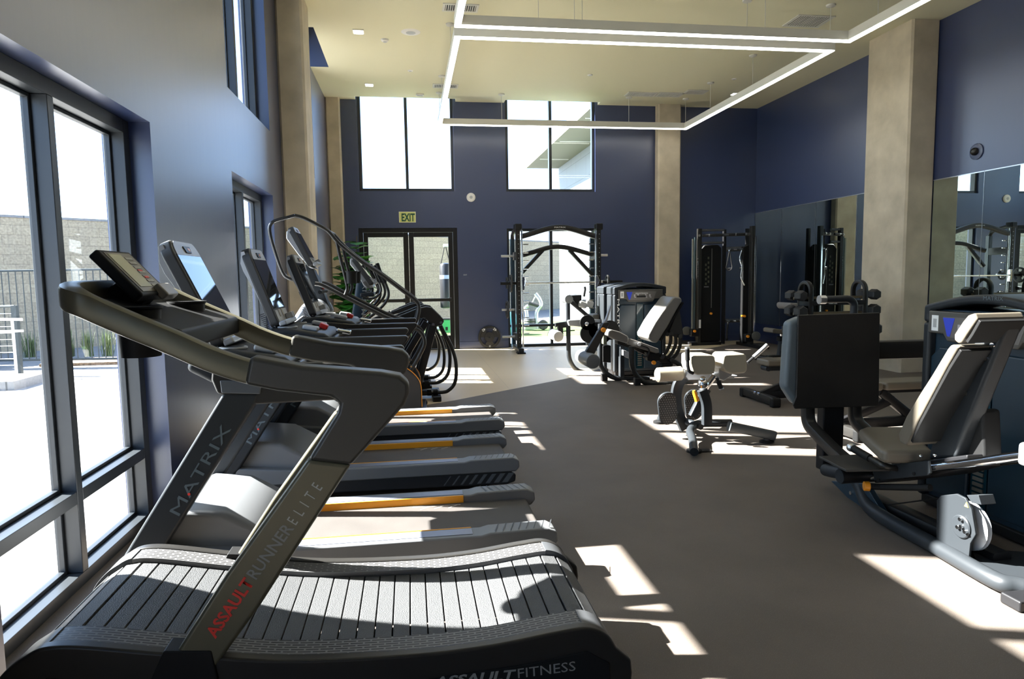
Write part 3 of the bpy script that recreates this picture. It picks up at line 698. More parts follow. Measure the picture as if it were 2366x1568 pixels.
# the nearest console is tilted back and swivelled a few degrees, so its screen mirrors the bright back window
for o in [x for x in COL.objects if x.parent == tm and x.name.split('.')[0] in ('console', 'back_shell')]:
    c = V((-.86, TC, 1.18)); o.matrix_basis = Matrix.Translation(c) @ Matrix.Rotation(math.radians(1.5), 4, 'Z') @ Matrix.Rotation(math.radians(-5), 4, 'Y') @ Matrix.Translation(-c)
# ================================================================ STAIR CLIMBER
def side_copy(pts, y): return [V((p.x, y, p.z)) for p in pts]
CN, CF = 6.88, 7.50; CC = (CN+CF)/2
cl = thing('stair_climber', 'stair climbing machine with tall arched black handrails beside the farthest treadmill', 'stair climber', (-.4, CC, 0))
pan = [(.09, .10), (.085, .32), (.04, .42), (-.06, .50), (-.25, .60), (-.55, .80), (-.85, 1.0), (-1.05, 1.06), (-1.20, .95), (-1.26, .5), (-1.26, .06), (.05, .05)]
m = M(); 
for s, (y0, y1) in enumerate(((CN, CN+.07), (CF-.07, CF))):
    p = M().ext(pan, 'y', y0, y1).build('side_panel', charc, cl, bev=.015, seg=3)
    yy = y0-.002 if s == 0 else y1+.002
    M().tube(spl([(x, yy, z) for x, z in [(.088, .10), (.083, .32), (.035, .42), (-.06, .505), (-.25, .605), (-.5, .77)]], 5), .004, 6).build('orange_trim', orange, p)
for k in range(5):
    x = -.02-.19*k; z = .20+.19*k
    M().box(x-.20, x+.02, CN+.07, CF-.07, z-.02, z).box(x-.20, x-.185, CN+.07, CF-.07, z, z+.17).build('stair_step', mat('step_grey', (.09, .09, .092), .5, bump=.4, bscale=300), cl, bev=.004)
M().ext([(-.90, .9), (-.80, 1.06), (-.83, 1.16), (-.92, 1.22), (-1.05, 1.18), (-1.17, 1.0), (-1.2, .7), (-1.0, .7)], 'y', CN+.03, CF-.03).build('front_cover', silver, cl, bev=.05, seg=4)
M().box(-1.2, .06, CN+.08, CF-.08, .03, .12).build('base', blackm, cl, bev=.01)
M().cyl((.12, CN+.02, .035), (.12, CN+.07, .035), .035).build('wheel', blackp, cl); M().cyl((.12, CF-.07, .035), (.12, CF-.02, .035), .035).build('wheel', blackp, cl)
M().box(.0, .14, CN+.01, CF-.01, .035, .07).build('wheel_axle', blackm, cl, bev=.005)
up1 = [(690, 648), (668, 643), (653, 629), (634, 577), (623, 534), (627, 516), (642, 508), (662, 503), (681, 498)]
up2 = [(681, 498), (700, 503), (729, 517), (757, 533), (777, 556), (795, 573), (831, 601), (882, 635), (933, 673), (960, 694), (968, 710), (964, 735), (957, 752)]
low = [(905, 765), (945, 758), (965, 760), (979, 775), (982, 795), (965, 830), (945, 862), (930, 890)]
dia = [(728, 655), (745, 659), (790, 682), (850, 712), (905, 738), (957, 752)]
gr = [(778, 558), (787, 600), (798, 640), (803, 665), (800, 676), (794, 688)]
for s, y in enumerate((CN+.035, CF-.035)):
    def T(l): return side_copy(A(l, CN+.035), y)
    if s == 0: M().tube(spl(T(up1), 4), .017, 12).build('front_rail', mat('rail_dark', (.05, .05, .05), .22, metal=.6), cl)
    M().tube(spl(T(up2 if s == 0 else up2[3:]), 4), .019, 12).build('upper_handrail', blacks, cl)
    M().tube(spl(T(dia), 4), .021, 12).build('lower_handrail', blacks, cl)
    M().tube(rnd(T(low), .08), .019, 12).build('rear_handrail', blacks, cl)
    g = M().tube(rnd(T(gr), .05), .017, 12).build('grab_handle', blacks, cl)
    c = T([(812, 641)])[0]
    M().lathe([(.05, -.06), (.055, .06), (.062, .064), (.062, .052)], (c.x, y, c.z), 'z', 24).build('cup_holder', blackp, cl)
    for q in T([(950, 846), (946, 856)]): M().cyl((q.x, y-.024, q.z), (q.x, y-.016, q.z), .010).build('bolt', chrome, cl)
p = side_copy(A([(681, 498)], CN+.035), 0)[0]
p = A([(757, 533)], CN+.035)[0]
M().tube([(p.x, CN+.035, p.z), (p.x, CF-.035, p.z)], .016, 10).build('cross_bar', blacks, cl)
sd = A([(661, 543), (664, 533), (676, 525), (688, 528), (724, 612), (727, 621), (716, 619), (690, 590), (670, 563), (661, 551)], CN+.16)
screen_console(cl, sd, CN+.16, CF-.10, silver)
b = sd[6]
M().ext([(b.x-.06, b.z+.05), (b.x+.03, b.z-.02), (-.80, 1.08), (-.95, 1.1)], 'y', CC-.09, CC+.09).build('console_neck', irong, cl, bev=.01)
M().obox((b.x+.12, CC, b.z-.2), (.05, .06, .03)).build('stop_button', red, cl, bev=.006)
M().tube([(b.x+.1, CN+.06, b.z-.24), (b.x+.1, CF-.06, b.z-.24)], .02, 10).build('console_bar', blackp, cl)

# ================================================================ ELLIPTICALS
EN, EF = 7.78, 8.16; EC = 7.97
def elliptical():
    t = thing('elliptical_trainer', 'black suspended elliptical trainer with curved hanging pedal arms, nearer one next to the stair climber', 'elliptical trainer', (-.3, EC, 0), 'elliptical trainers')
    hous = A([(1026, 743), (1025, 737), (997, 710), (985, 708), (965, 712), (943, 721), (908, 735), (915, 741), (950, 733), (983, 734), (990, 743), (1007, 754), (1021, 751)], EN-.12)
    for s, (y0, y1) in enumerate(((EN-.12, EN-.05), (EF+.05, EF+.12))):
        def T(l, y, b=EN-.12): return side_copy(A(l, b), y)
        ym = (y0+y1)/2
        h = M().ext([(p.x, p.z) for p in hous], 'y', y0, y1).build('top_beam', blacks, t, bev=.012, seg=3)
        for q in T([(1001, 749), (1019, 745)], 0): M().cyl((q.x, y0-.006, q.z), (q.x, y0+.004, q.z), .016).build('bolt', chrome, h)
        a, b = T([(1001, 752), (968, 880)], ym); b = a + (b-a)*((a.z-.05)/(a.z-b.z))
        M().tube([a, b], 1, flat=(.03, .045), side=(0, 1, 0)).build('rear_leg', blackm, t)
        a, b = T([(985, 744), (940, 815)], ym); b = a + (b-a)*((a.z-.08)/(a.z-b.z)); b.x = max(b.x, -.35)
        M().tube([a, b], 1, flat=(.022, .035), side=(0, 1, 0)).build('front_leg', blackm, t)
        a = T([(908, 737)], ym)[0]
        M().tube(spl([a, a+V((-.25, 0, -.10)), a+V((-.55, 0, -.22)), V((-.98, ym, .55))], 5), .024, 10).build('side_tube', blacks, t)
    arm = [(1018, 752), (1026, 768), (1035, 784), (1045, 806), (1053, 834), (1054, 867), (1049, 888), (1037, 901), (1022, 906), (974, 907)]
    for y, dz, dx in ((EN, 0, 0), (EF, .06, -.10)):
        P = [V((p.x+dx*k/9, y, p.z+dz*k/9)) for k, p in enumerate(A(arm, EN))]
        h = M().tube(spl(P, 4), .021, 12).build('pedal_arm', blacks, t)
        e = P[-1]; P2 = P[-2]; P2 = P2+(e-P2)*.15
        M().cyl(P2+V((-.015, 0, 0)), P2+V((-.07, 0, 0)), .034).cyl(P2+V((-.09, 0, 0)), P2+V((-.14, 0, 0)), .034).build('arm_joint', blackp, h, bev=.004)
        M().tube([e, e+V((-.45, 0, .03))], .021, 12).build('lower_link', blacks, t)
        pd = e+V((-.05, 0, .06))
        M().obox(pd, (.34, .13, .03), Matrix.Rotation(-.06, 3, 'Y')).obox(pd+V((0, -.06, .03)), (.30, .012, .05)).build('pedal', blackp, t, bev=.01, seg=3)
    # drive housing, mast, console and handles
    M().ext([(-1.25, .05), (-1.25, .42), (-1.1, .62), (-.85, .66), (-.6, .55), (-.42, .3), (-.38, .06)], 'y', EC-.17, EC+.17).build('drive_housing', charc, t, bev=.04, seg=4)
    M().box(-1.3, .30, EC-.06, EC+.06, .03, .09).build('base_rail', blackm, t, bev=.01); M().box(.22, .32, EC-.33, EC+.33, .0, .06).build('rear_foot', blackm, t, bev=.01); M().box(-1.3, -1.2, EC-.3, EC+.3, 0, .06).build('front_foot', blackm, t, bev=.01)
    a, b = at(838, 640, 'y', EC), at(831, 732, 'y', EC); b = a+(b-a)*((a.z-.6)/(a.z-b.z)); b.x -= .05
    ms_ = M().tube([a, b], 1, flat=(.062, .062), side=(0, 1, 0)).build('mast', bluegr, t)
    textfit('lettering', 'MATRIX', at(845, 727, 'y', EC-.066), at(848, 655, 'y', EC-.066), .05, V((-1, 0, 0)), greyink, ms_)
    sd = A([(808, 604), (810, 597), (818, 592), (828, 598), (864, 655), (862, 664), (850, 667), (840, 660), (820, 625), (808, 611)], EC-.19)
    screen_console(t, sd, EC-.19, EC+.19, silver)
    for y, dx in ((EC-.26, 0), (EC+.26, -.11)):
        P = [V((p.x+dx, y, p.z)) for p in A([(871, 608), (880, 632), (893, 660), (898, 680), (890, 700), (868, 722), (840, 745), (815, 775)], EC-.26)]
        h = M().tube(spl(P, 4), .016, 10).build('moving_handle', blacks, t)
        M().tube(spl(P, 4)[:8], .021, 10).build('grip', blackp, h)
        P = [V((p.x+dx, y*.6+EC*.4, p.z)) for p in A([(857, 610), (866, 632), (877, 655), (880, 672), (872, 684), (856, 690), (838, 686)], EC-.16)]
        M().tube(spl(P, 4), .015, 10).build('fixed_handle', rail_m, t)
    q = at(850, 680, 'y', EC); M().obox(q, (.16, .34, .05)).build('accessory_tray', irong, t, bev=.02, seg=3)
    return t
rail_m = MATS['rail_dark']
el = elliptical()
dup(el, (-.38, EC+1.18, 0), 'black suspended elliptical trainer with curved pedal arms, farther one near the glass door')

# ================================================================ POTTED FIG
PX_, PY_ = -.96, 11.8
pl = thing('potted_fig', 'leafy green fiddle leaf fig in the back left corner behind the cardio machines', 'plant', (PX_, PY_, 0))
M().lathe([(.17, 0), (.20, .02), (.24, .44), (.25, .46), (.22, .46), (.215, .40)], (PX_, PY_, 0), 'z', 32).build('pot', whitep, pl)
M().lathe([(.21, .40), (.2, .405), (.001, .41)], (PX_, PY_, 0), 'z', 24).build('soil', mulch, pl)
rs = random.Random(5); stems = []; lv = M()
def leaf(m, p, d, L_, W_):
    d = d.normalized(); s = d.cross(Z3); s = s.normalized() if s.length > .01 else V((1, 0, 0)); n = s.cross(d)
    rows = [(0, .05), (.2, .30), (.45, .42), (.72, .5), (.9, .34), (1, .04)]; vs = []
    for t_, w in rows:
        c = p + d*L_*t_ - Z3*L_*.28*t_*t_
        vs += [c - s*W_*w + n*.018*w, c - n*.006, c + s*W_*w + n*.018*w]
    fs = []
    for i in range(5):
        for j in range(2): a = i*3+j; fs.append((a, a+1, a+4, a+3))
    m.add(vs, fs)
for k, (dx, dy, hh) in enumerate(((-.06, 0, 1.9), (.10, -.05, 2.12), (.22, .05, 1.8), (-.16, -.1, 1.6), (.02, .12, 1.75), (.26, -.12, 1.45), (-.22, .05, 1.3), (.05, -.2, 1.2))):
    b = V((PX_, PY_, .40)); P = spl([b + V((dx*.1, dy*.1, 0)), b + V((dx*.5, dy*.6, (hh-.4)*.5)), V((PX_+dx, PY_+dy, hh))], 8)
    M().tube(P, [.014-.009*i/len(P) for i in range(len(P))], 7).build('stem', stemm, pl)
    n_ = 36
    for i in range(n_):
        f_ = .42+.58*i/n_; q = P[min(int(f_*(len(P)-1)), len(P)-1)]; an = i*2.4+k; el_ = rs.uniform(-.1, .75)
        leaf(lv, q, V((math.cos(an)*math.cos(el_), math.sin(an)*math.cos(el_), math.sin(el_))), rs.uniform(.18, .27), rs.uniform(.22, .30))
lv.build('foliage', leafm, pl, ang=60)
# ================================================================ SMITH MACHINE (in front of the low back window)
SY = 12.25
sm = thing('smith_machine', 'black smith machine rack with double arched crossbars in front of the low back window', 'smith machine', (2.8, SY+.3, 0))
def AX(l, y): return [(p.x, p.z) for p in A(l, y)]
xl, xr = at(1199, 700, 'y', SY).x, at(1384, 700, 'y', SY).x
zt_ = at(1203, 519, 'y', SY).z
for s, x in enumerate((xl, xr)):
    o = 1 if s == 0 else -1
    M().box(x-.045, x+.035, SY-.03, SY+.07, .05, zt_-.06).build('front_post', blacks, sm, bev=.01, seg=3)
    M().box(x-.02*o-.04, x-.02*o+.04, SY+.52, SY+.62, .05, zt_-.22).build('rear_post', bluegr, sm, bev=.012, seg=3)
    M().tube(rnd([(x-.02*o, SY+.57, zt_-.5), (x-.02*o, SY+.57, zt_-.14), (x-.02*o, SY+.06, zt_-.05)], .25, 8), .04, 12).build('top_bend', blacks, sm)
    h = M().box(x-.065, x+.065, SY-.06, SY+.10, zt_-.10, zt_+.02).build('pulley_cap', blackm, sm, bev=.02, seg=3)
    M().cyl((x-.07, SY+.02, zt_-.04), (x+.07, SY+.02, zt_-.04), .045).build('pulley', blackp, h)
    xc = x+.065*o
    M().cyl((xc, SY-.02, .10), (xc, SY-.02, zt_-.10), .016, n=14).build('guide_rod', chrome, sm)
    m = M()
    for k in range(13):
        z = .35+.148*k
        m.cyl((xc+.03*o, SY+.02, z), (xc+.125*o, SY+.02, z), .010, n=10)
    m.build('lock_pins', chrome, sm)
    m = M()
    for k in range(24): m.cyl((x, SY-.036, .2+.085*k), (x, SY-.029, .2+.085*k), .007, n=8)
    m.build('hole_row', lgrey, sm)
    f = M().box(x-.05, x+.05, SY-.22, SY+.80, .02, .10).build('base_rail', irong, sm, bev=.015, seg=3)
    M().box(x-.075, x+.075, SY-.24, SY-.06, 0, .028).build('foot_plate', blackm, f)
    # weight storage pegs on the outside
    for k, z in enumerate((.27, .78, 1.28, 1.78)):
        M().cyl((x-.03*o, SY+.35, z), (x-.27*o, SY+.35, z), .022, n=14).build('storage_peg', alum, sm)
    M().box(x-.03, x+.03, SY+.07, SY+.52, .20, .34).build('lower_tie', blacks, sm, bev=.01); M().box(x-.03, x+.03, SY+.07, SY+.52, 1.70, 1.85).build('upper_tie', blacks, sm, bev=.01)
def arch(a, b, c, th, y, name, w_=.05):
    """arched crossbar through pixel points"""
    P = spl(A([a, b, c], y), 10)
    return M().tube(P, 1, flat=(w_, th), side=(0, 1, 0)).build(name, blacks, sm)
ar1 = arch((1205, 546), (1293, 525), (1382, 548), .048, SY+.02, 'top_arch')
P0 = at(1281, 526.5, 'y', SY-.035); textfit('lettering', 'MATRIX', P0, at(1307, 526.5, 'y', SY-.035), .025, Z3, whiteink, ar1)
arch((1205, 590), (1288, 570), (1372, 589), .044, SY+.5, 'middle_arch')
for a, b in (((1255, 577), (1206, 630)), ((1315, 577), (1370, 637))):
    M().tube(A([a, b], SY+.5), 1, flat=(.04, .035), side=(0, 1, 0)).build('brace', blacks, sm)
p, q = at(1156, 655, 'y', SY-.06), at(1437, 650, 'y', SY-.06); zb = (p.z+q.z)/2
bt = thing('smith_barbell', 'chrome bar with black sleeves held across the smith machine', 'barbell', (2.8, SY-.06, zb))
M().cyl((xl+.05, SY-.075, zb), (xr-.05, SY-.075, zb), .015).build('bar', chrome, bt)
for s, (x0, x1) in enumerate(((p.x, xl-.05), (xr+.06, q.x))):
    M().cyl((x0, SY-.075, zb), (x1, SY-.075, zb), .026).build('sleeve', blackp, bt)
for x in (xl+.07, xr-.07): M().box(x-.025, x+.025, SY-.11, SY-.04, zb-.13, zb+.12).build('slide_carriage', chrome, bt, bev=.008); M().tube([(x+.02, SY-.1, zb+.1), (x+.04, SY-.13, zb+.03), (x+.02, SY-.12, zb-.05)], .008, 8).build('safety_hook', chrome, bt)
def plate45(name, lab, loc, nrm, r, th, grp=None, letters=False):
    """rubber coated weight plate with three grip holes; nrm = axis"""
    t = thing(name, lab, 'weight plate', loc, grp)
    nv = V(nrm).normalized(); ux = nv.cross(Z3).normalized(); uz = ux.cross(nv) if ux.cross(nv).z > 0 else nv.cross(ux)
    ux = uz.cross(nv)*-1 if False else ux
    R_ = Matrix(((ux.x, uz.x, nv.x, loc[0]), (ux.y, uz.y, nv.y, loc[1]), (ux.z, uz.z, nv.z, loc[2]), (0, 0, 0, 1)))
    m = M(); n = 48; h = th/2
    # face with three holes made as ring sectors
    m.lathe([(r*.20, -h*.9), (r*.20, h*.9)], (0, 0, 0), 'z', n); ib = len(m.v)
    body = M(); body.lathe([(r*.80, -h), (r*.97, -h), (r, -h*.6), (r, h*.6), (r*.97, h), (r*.80, h), (r*.77, h*.7), (r*.77, -h*.7), (r*.80, -h)], (0, 0, 0), 'z', n); body.f = body.f[:-2]; body.m = body.m[:-2]
    def sector(r0, r1, a0, a1, hh):
        k = 10; vs = []
        for z in (-hh, hh):
            for rr in (r0, r1):
                for i in range(k+1): a = math.radians(a0+(a1-a0)*i/k); vs.append((rr*math.cos(a), rr*math.sin(a), z))
        K = k+1; fs = []
        for i in range(k): fs += [(i, i+1, K+i+1, K+i), (2*K+i, 3*K+i, 3*K+i+1, 2*K+i+1), (i, 2*K+i, 2*K+i+1, i+1), (K+i, K+i+1, 3*K+i+1, 3*K+i)]
        fs += [(0, K, 3*K, 2*K), (k, 2*K+k, 3*K+k, K+k)]
        body.add(vs, fs)
    sector(r*.12, r*.46, 0, 360, h*.75)
    for c in (90, 210, 330): sector(r*.44, r*.80, c+28, c+92, h*.62)
    body.xf(R_).build('rubber_body', mat('plate_rubber', (.018, .017, .016), .5), t, bev=.002, seg=1)
    M().lathe([(r*.06, h*.3), (r*.06, h), (r*.12, h), (r*.12, -h), (r*.06, -h)], (0, 0, 0), 'z', 24).xf(R_).build('hub', charc, t)
    if letters:
        for a, s_ in ((128, '45'), (52, '45')):
            aa = math.radians(a); c = R_ @ V((r*.70*math.cos(aa), r*.70*math.sin(aa), h+.001)); t_ang = math.radians(a-90)
            R3 = R_.to_3x3(); rt = R3 @ V((math.cos(t_ang), math.sin(t_ang), 0)); upv = R3 @ V((math.cos(aa), math.sin(aa), 0))
            textfit('lettering', s_, c-rt*.036, c+rt*.036, .05, upv, whiteink, t, bold=.02)
        c = R_ @ V((0, -r*.80, h+.001)); mk = M()
        for x0, x1, z0, z1 in ((-.018, .018, .016, .022), (-.014, -.008, -.018, .016), (.008, .014, -.018, .016), (-.008, .008, -.002, .004)): mk.box(x0, x1, z0, z1, 0, .0015)
        mk.xf(Matrix.Translation(R_ @ V((0, -r*.84, h)) - R_.translation) @ R_).build('emblem', whiteink, t)
    return t
tilt = math.radians(5)
c = at(1131, 779, 'y', YB-.06)
plate45('weight_plate', 'black rubber 45 pound plate leaning on the back wall by the glass door', (c.x, YB-.055, .226), (0, -math.cos(tilt), math.sin(tilt)), .222, .045, letters=True)
G = 'plates on the smith machine'
plate45('weight_plate', 'black plate loaded on the left sleeve of the smith machine bar', (xl-.155, SY-.075, zb), (1, 0, 0), .16, .03, G)
plate45('weight_plate', 'black plate loaded on the right sleeve of the smith machine bar', (xr+.14, SY-.075, zb), (1, 0, 0), .13, .03, G)
plate45('weight_plate', 'small black plate on the upper left storage peg of the smith machine', (xl-.17, SY+.35, 1.28), (1, 0, 0), .11, .02, G)
plate45('weight_plate', 'black plate on the lower left storage peg of the smith machine', (xl-.17, SY+.35, .78), (1, 0, 0), .17, .03, G)

# ================================================================ WEIGHT TOWERS
def tower(t, W, D, H, Hc, mt, title, label=True, letters=True):
    """weight stack tower; local X = width, Y = depth away from the face, Z up"""
    n = 14; arc = [(W*i/n, H+(Hc-H)*math.sin(math.pi*i/n)) for i in range(n+1)]
    def B(m, name, ma, par=t, **k): return m.xf(mt).build(name, ma, par, **k)
    hood = [(0, H-.10)] + arc + [(W, H-.10), (W-.05, H-.10), (W-.05, H-.05)] + [(x, z-.05) for x, z in arc[1:-1][::-1]] + [(.05, H-.05), (.05, H-.10)]
    B(M().ext(hood, 'y', -.02, D+.02), 'top_arch', irong, bev=.02, seg=3)
    for x0 in (0, W-.055):
        B(M().box(x0, x0+.055, -.02, .07, .06, H-.10), 'corner_post', irong, bev=.02, seg=3)
        B(M().box(x0+.003, x0+.052, .08, D+.015, .06, H-.10), 'rear_post', irong, bev=.02, seg=3)
    B(M().box(.055, W-.055, .02, D, .06, H-.02), 'shroud', bluegr, bev=.01)
    for x0, x1 in ((.06, W*.42), (W*.58, W-.06)):
        w_ = x1-x0; P = [(x0, .10), (x1, .10), (x1, H-.24), (x0+w_*.2, H-.24), (x0, H-.30)] if x0 < .1 else [(x0, .10), (x1, .10), (x1, H-.30), (x1-w_*.2, H-.24), (x0, H-.24)]
        B(M().ext(P, 'y', -.008, .02), 'front_panel', bluegr, bev=.012, seg=3)
    B(M().box(W*.44, W*.56, .005, .021, .10, H-.22), 'stack_window', mat('smoked_teal', (.004, .03, .045), .08), bev=.002)
    m = M()
    for k in range(14): m.box(W*.46, W*.54, -.002, .005, .14+.03*k, .158+.03*k)
    B(m, 'weight_numbers', mat('stack_labels', (.10, .10, .09), .5))
    P = [(.055, H-.03), (W-.055, H-.03), (W-.055, H-.16), (W-.17, H-.16), (W-.20, H-.20), (.20, H-.20), (.17, H-.16), (.055, H-.16)]
    pl_ = B(M().ext(P, 'y', -.03, .03), 'placard', mat('placard_grey', (.075, .07, .06), .4), bev=.008)
    B(M().ext([(.17, H-.06), (W-.15, H-.06), (W-.19, H-.175), (.21, H-.175)], 'y', -.032, -.03), 'placard_print', mat('placard_print', (.13, .12, .11), .4), pl_)
    B(M().ext([(.17, H-.065), (.255, H-.065), (.225, H-.17), (.205, H-.17)], 'y', -.0335, -.032), 'blue_print', bluesc, pl_)
    m = M()
    for x, z in ((.29, .12), (.34, .11), (W-.30, .12), (W-.24, .12)):
        m.box(x-.012, x+.006, -.0335, -.032, H-z-.01, H-z+.022); m.box(x-.006, x+.018, -.0335, -.032, H-z-.024, H-z-.014)
    B(m, 'figure_print', mat('figure_print', (.42, .40, .40), .5), pl_)
    B(M().box(W*.42, W*.60, -.034, -.032, H-.14, H-.115), 'display_slot', blackm, pl_, bev=.004)
    if label:
        B(M().box(.085, .135, -.032, -.03, H-.145, H-.055), 'white_sticker', whiteink, pl_)
        B(M().box(.097, .123, -.0328, -.032, H-.125, H-.075), 'sticker_print', mat('sticker_grey', (.35, .35, .34), .6), pl_)
    R3 = mt.to_3x3(); o = R3 @ V((1, 0, 0))
    p0, p1 = mt @ V((W*.40, -.033, H-.095)), mt @ V((W*.40+.022*len(title)*.62, -.033, H-.095))
    textfit('lettering', title, p0, p1, .020, Z3, whiteink, pl_)
    if letters:
        p0, p1 = mt @ V((.012, -.0, H-.62)), mt @ V((.012, -.0, H-.16)); 
        textfit('brand_lettering', 'MATRIX', mt @ V((.043, -.0215, H-.16)), mt @ V((.043, -.0215, H-.64)), .032, R3 @ V((1, 0, 0)), whiteink, t)
    B(M().box(.02, W-.02, 0, D, .01, .07), 'base', blackm, bev=.01)

# ---- leg extension
LY = 9.0
x0, x1 = at(1418, 760, 'y', LY).x, at(1538, 760, 'y', LY).x; W = x1-x0
H = at(1420, 664, 'y', LY).z; Hc = at(1475, 653, 'y', LY).z
le = thing('leg_extension_machine', 'leg extension machine with cream lit reclined seat and teal weight tower', 'exercise machine', (x0+W/2, 8.6, 0))
tower(le, W, .34, H, Hc, Matrix.Translation((x0, LY, 0)), 'LEG EXTENSION')
y0, y1 = 8.36, 8.80; ym = 8.58
def poly(l, y, a, b, name, m, t, **k): return M().ext(AX(l, y), 'y', a, b).build(name, m, t, **k)
poly([(1406, 776), (1408, 766), (1414, 762), (1432, 766), (1452, 777), (1453, 790), (1448, 793), (1428, 787)], y0, y0, y1, 'knee_pad', rollv, le, bev=.025, seg=4)
poly([(1453, 786), (1456, 782), (1470, 786), (1524, 806), (1525, 815), (1518, 817), (1453, 796)], y0, y0+.02, y1-.02, 'seat', rollv, le, bev=.02, seg=4)
b = poly([(1497, 781), (1497, 773), (1513, 744), (1530, 719), (1545, 700), (1554, 688), (1560, 685), (1574, 687), (1577, 695), (1560, 724), (1543, 755), (1524, 785), (1519, 792), (1508, 791)], y0, y0, y1, 'backrest', rollv, le, bev=.025, seg=4)
poly([(1525, 786), (1578, 697), (1582, 700), (1530, 789)], y0, y0+.02, y1-.02, 'backrest_shell', blackp, le, bev=.006)
poly([(1563, 716), (1567, 718), (1575, 772), (1571, 778), (1550, 772), (1538, 776)], ym, ym-.06, ym+.06, 'back_bracket', charc, le, bev=.004)
for l in ([(1550, 769), (1549, 790), (1541, 810), (1530, 824)], [(1561, 772), (1561, 795), (1552, 815), (1541, 828)], [(1572, 776), (1571, 798), (1563, 818), (1551, 831)]):
    M().tube(spl(A(l, ym-.08), 5), 1, flat=(.012, .022), side=(0, 1, 0)).build('link_arm', blacks, le)
for a in ((1550, 769), (1571, 776), (1530, 824), (1551, 831)):
    c = at(*a, 'y', ym-.08); M().cyl((c.x, c.y-.03, c.z), (c.x, c.y+.2, c.z), .028).build('pivot', charc, le, bev=.004)
poly([(1424, 786), (1424, 794), (1462, 806), (1528, 838), (1548, 838), (1552, 826), (1460, 792)], ym, ym-.06, ym+.06, 'seat_rail', blacks, le, bev=.006)
poly([(1490, 812), (1493, 832), (1508, 836), (1522, 830), (1520, 815)], ym-.1, ym-.16, ym-.06, 'adjuster_box', blackp, le, bev=.01)
c = at(1512, 838, 'y', ym-.2); M().cyl((c.x, c.y, c.z), (c.x, c.y+.05, c.z), .026).build('orange_knob', orange, le, bev=.005)
c = at(1476, 795, 'y', ym-.25); M().cyl((c.x, c.y-.02, c.z), (c.x+.02, c.y+.04, c.z), .024).build('handle_cap', alum, le, bev=.003)
M().tube(rnd(A([(1476, 796), (1497, 803), (1501, 812), (1494, 824), (1486, 824)], ym-.22), .03), .012, 8).build('seat_handle', blackm, le)
# near and far floor loops
M().tube(rnd(A([(1387, 748), (1387, 852), (1418, 875), (1500, 874)], 8.66), .16, 8), .032, 14).build('frame_loop', irong, le)
M().tube(rnd(A([(1459, 800), (1459, 852), (1486, 886), (1570, 887), (1600, 887)], 8.22), .2, 8), .034, 14).build('frame_loop', blacks, le)
for a, y in (((1396, 872), 8.66), ((1472, 882), 8.22)):
    c = at(*a, 'y', y); M().box(c.x-.04, c.x+.04, y-.04, y+.04, 0, .10).build('foot', blackm, le, bev=.01)
c = at(1436, 800, 'y', 8.5); d = at(1436, 872, 'y', 8.5); M().box(c.x-.03, c.x+.03, 8.46, 8.54, d.z, c.z).build('front_upright', irong, le, bev=.008)
poly([(1440, 808), (1455, 813), (1455, 829), (1440, 821)], 8.4, 8.4, 8.55, 'light_bracket', lgrey, le, bev=.004)
M().tube(rnd(A([(1550, 832), (1568, 840), (1580, 858), (1590, 885)], 8.5), .1), .034, 12).build('rear_tube', blacks, le)
poly([(1528, 838), (1553, 838), (1545, 866), (1515, 866)], ym, ym-.05, ym+.05, 'pedestal', blackm, le, bev=.01)
M().tube(rnd(A([(1405, 756), (1417, 754), (1428, 760), (1433, 766)], 8.9), .04), .026, 12).build('pivot_tube', irong, le)
# swinging arm with roller
poly([(1404, 744), (1409, 746), (1373, 818), (1353, 812), (1394, 746)], 8.3, 8.29, 8.36, 'swing_arm', blacks, le, bev=.008)
poly([(1394, 746), (1400, 736), (1411, 704), (1414, 706), (1404, 740), (1399, 748)], 8.3, 8.30, 8.35, 'swing_lever', silver, le, bev=.004)
c = at(1394, 762, 'y', 8.27); M().cyl((c.x, 8.24, c.z), (c.x, 8.30, c.z), .030).build('orange_knob', orange, le, bev=.006)
c = at(1371, 835, 'y', 8.10); M().lathe([(.05, 0), (.085, .004), (.093, .02), (.093, .58), (.085, .60), (.05, .60)], (c.x, 8.10, c.z), 'y', 28).build('shin_roller', mat('roller_dark', (.10, .105, .11), .4), le)
for a, r_ in (((1408, 762), .13), ((1392, 775), .10)):
    c = at(*a, 'y', 8.75); M().lathe([(r_, 0), (r_, .03), (r_*.9, .035), (.03, .035)], (c.x, 8.72, c.z), 'y', 28).build('cam_wheel', blackp, le)
poly([(1393, 798), (1412, 798), (1412, 838), (1393, 836)], 8.6, 8.6, 8.8, 'gear_box', blackp, le, bev=.01)
poly([(1394, 770), (1403, 772), (1402, 796), (1394, 795)], 8.55, 8.55, 8.65, 'damper', mat('damper', (.12, .13, .09), .3), le, bev=.006)

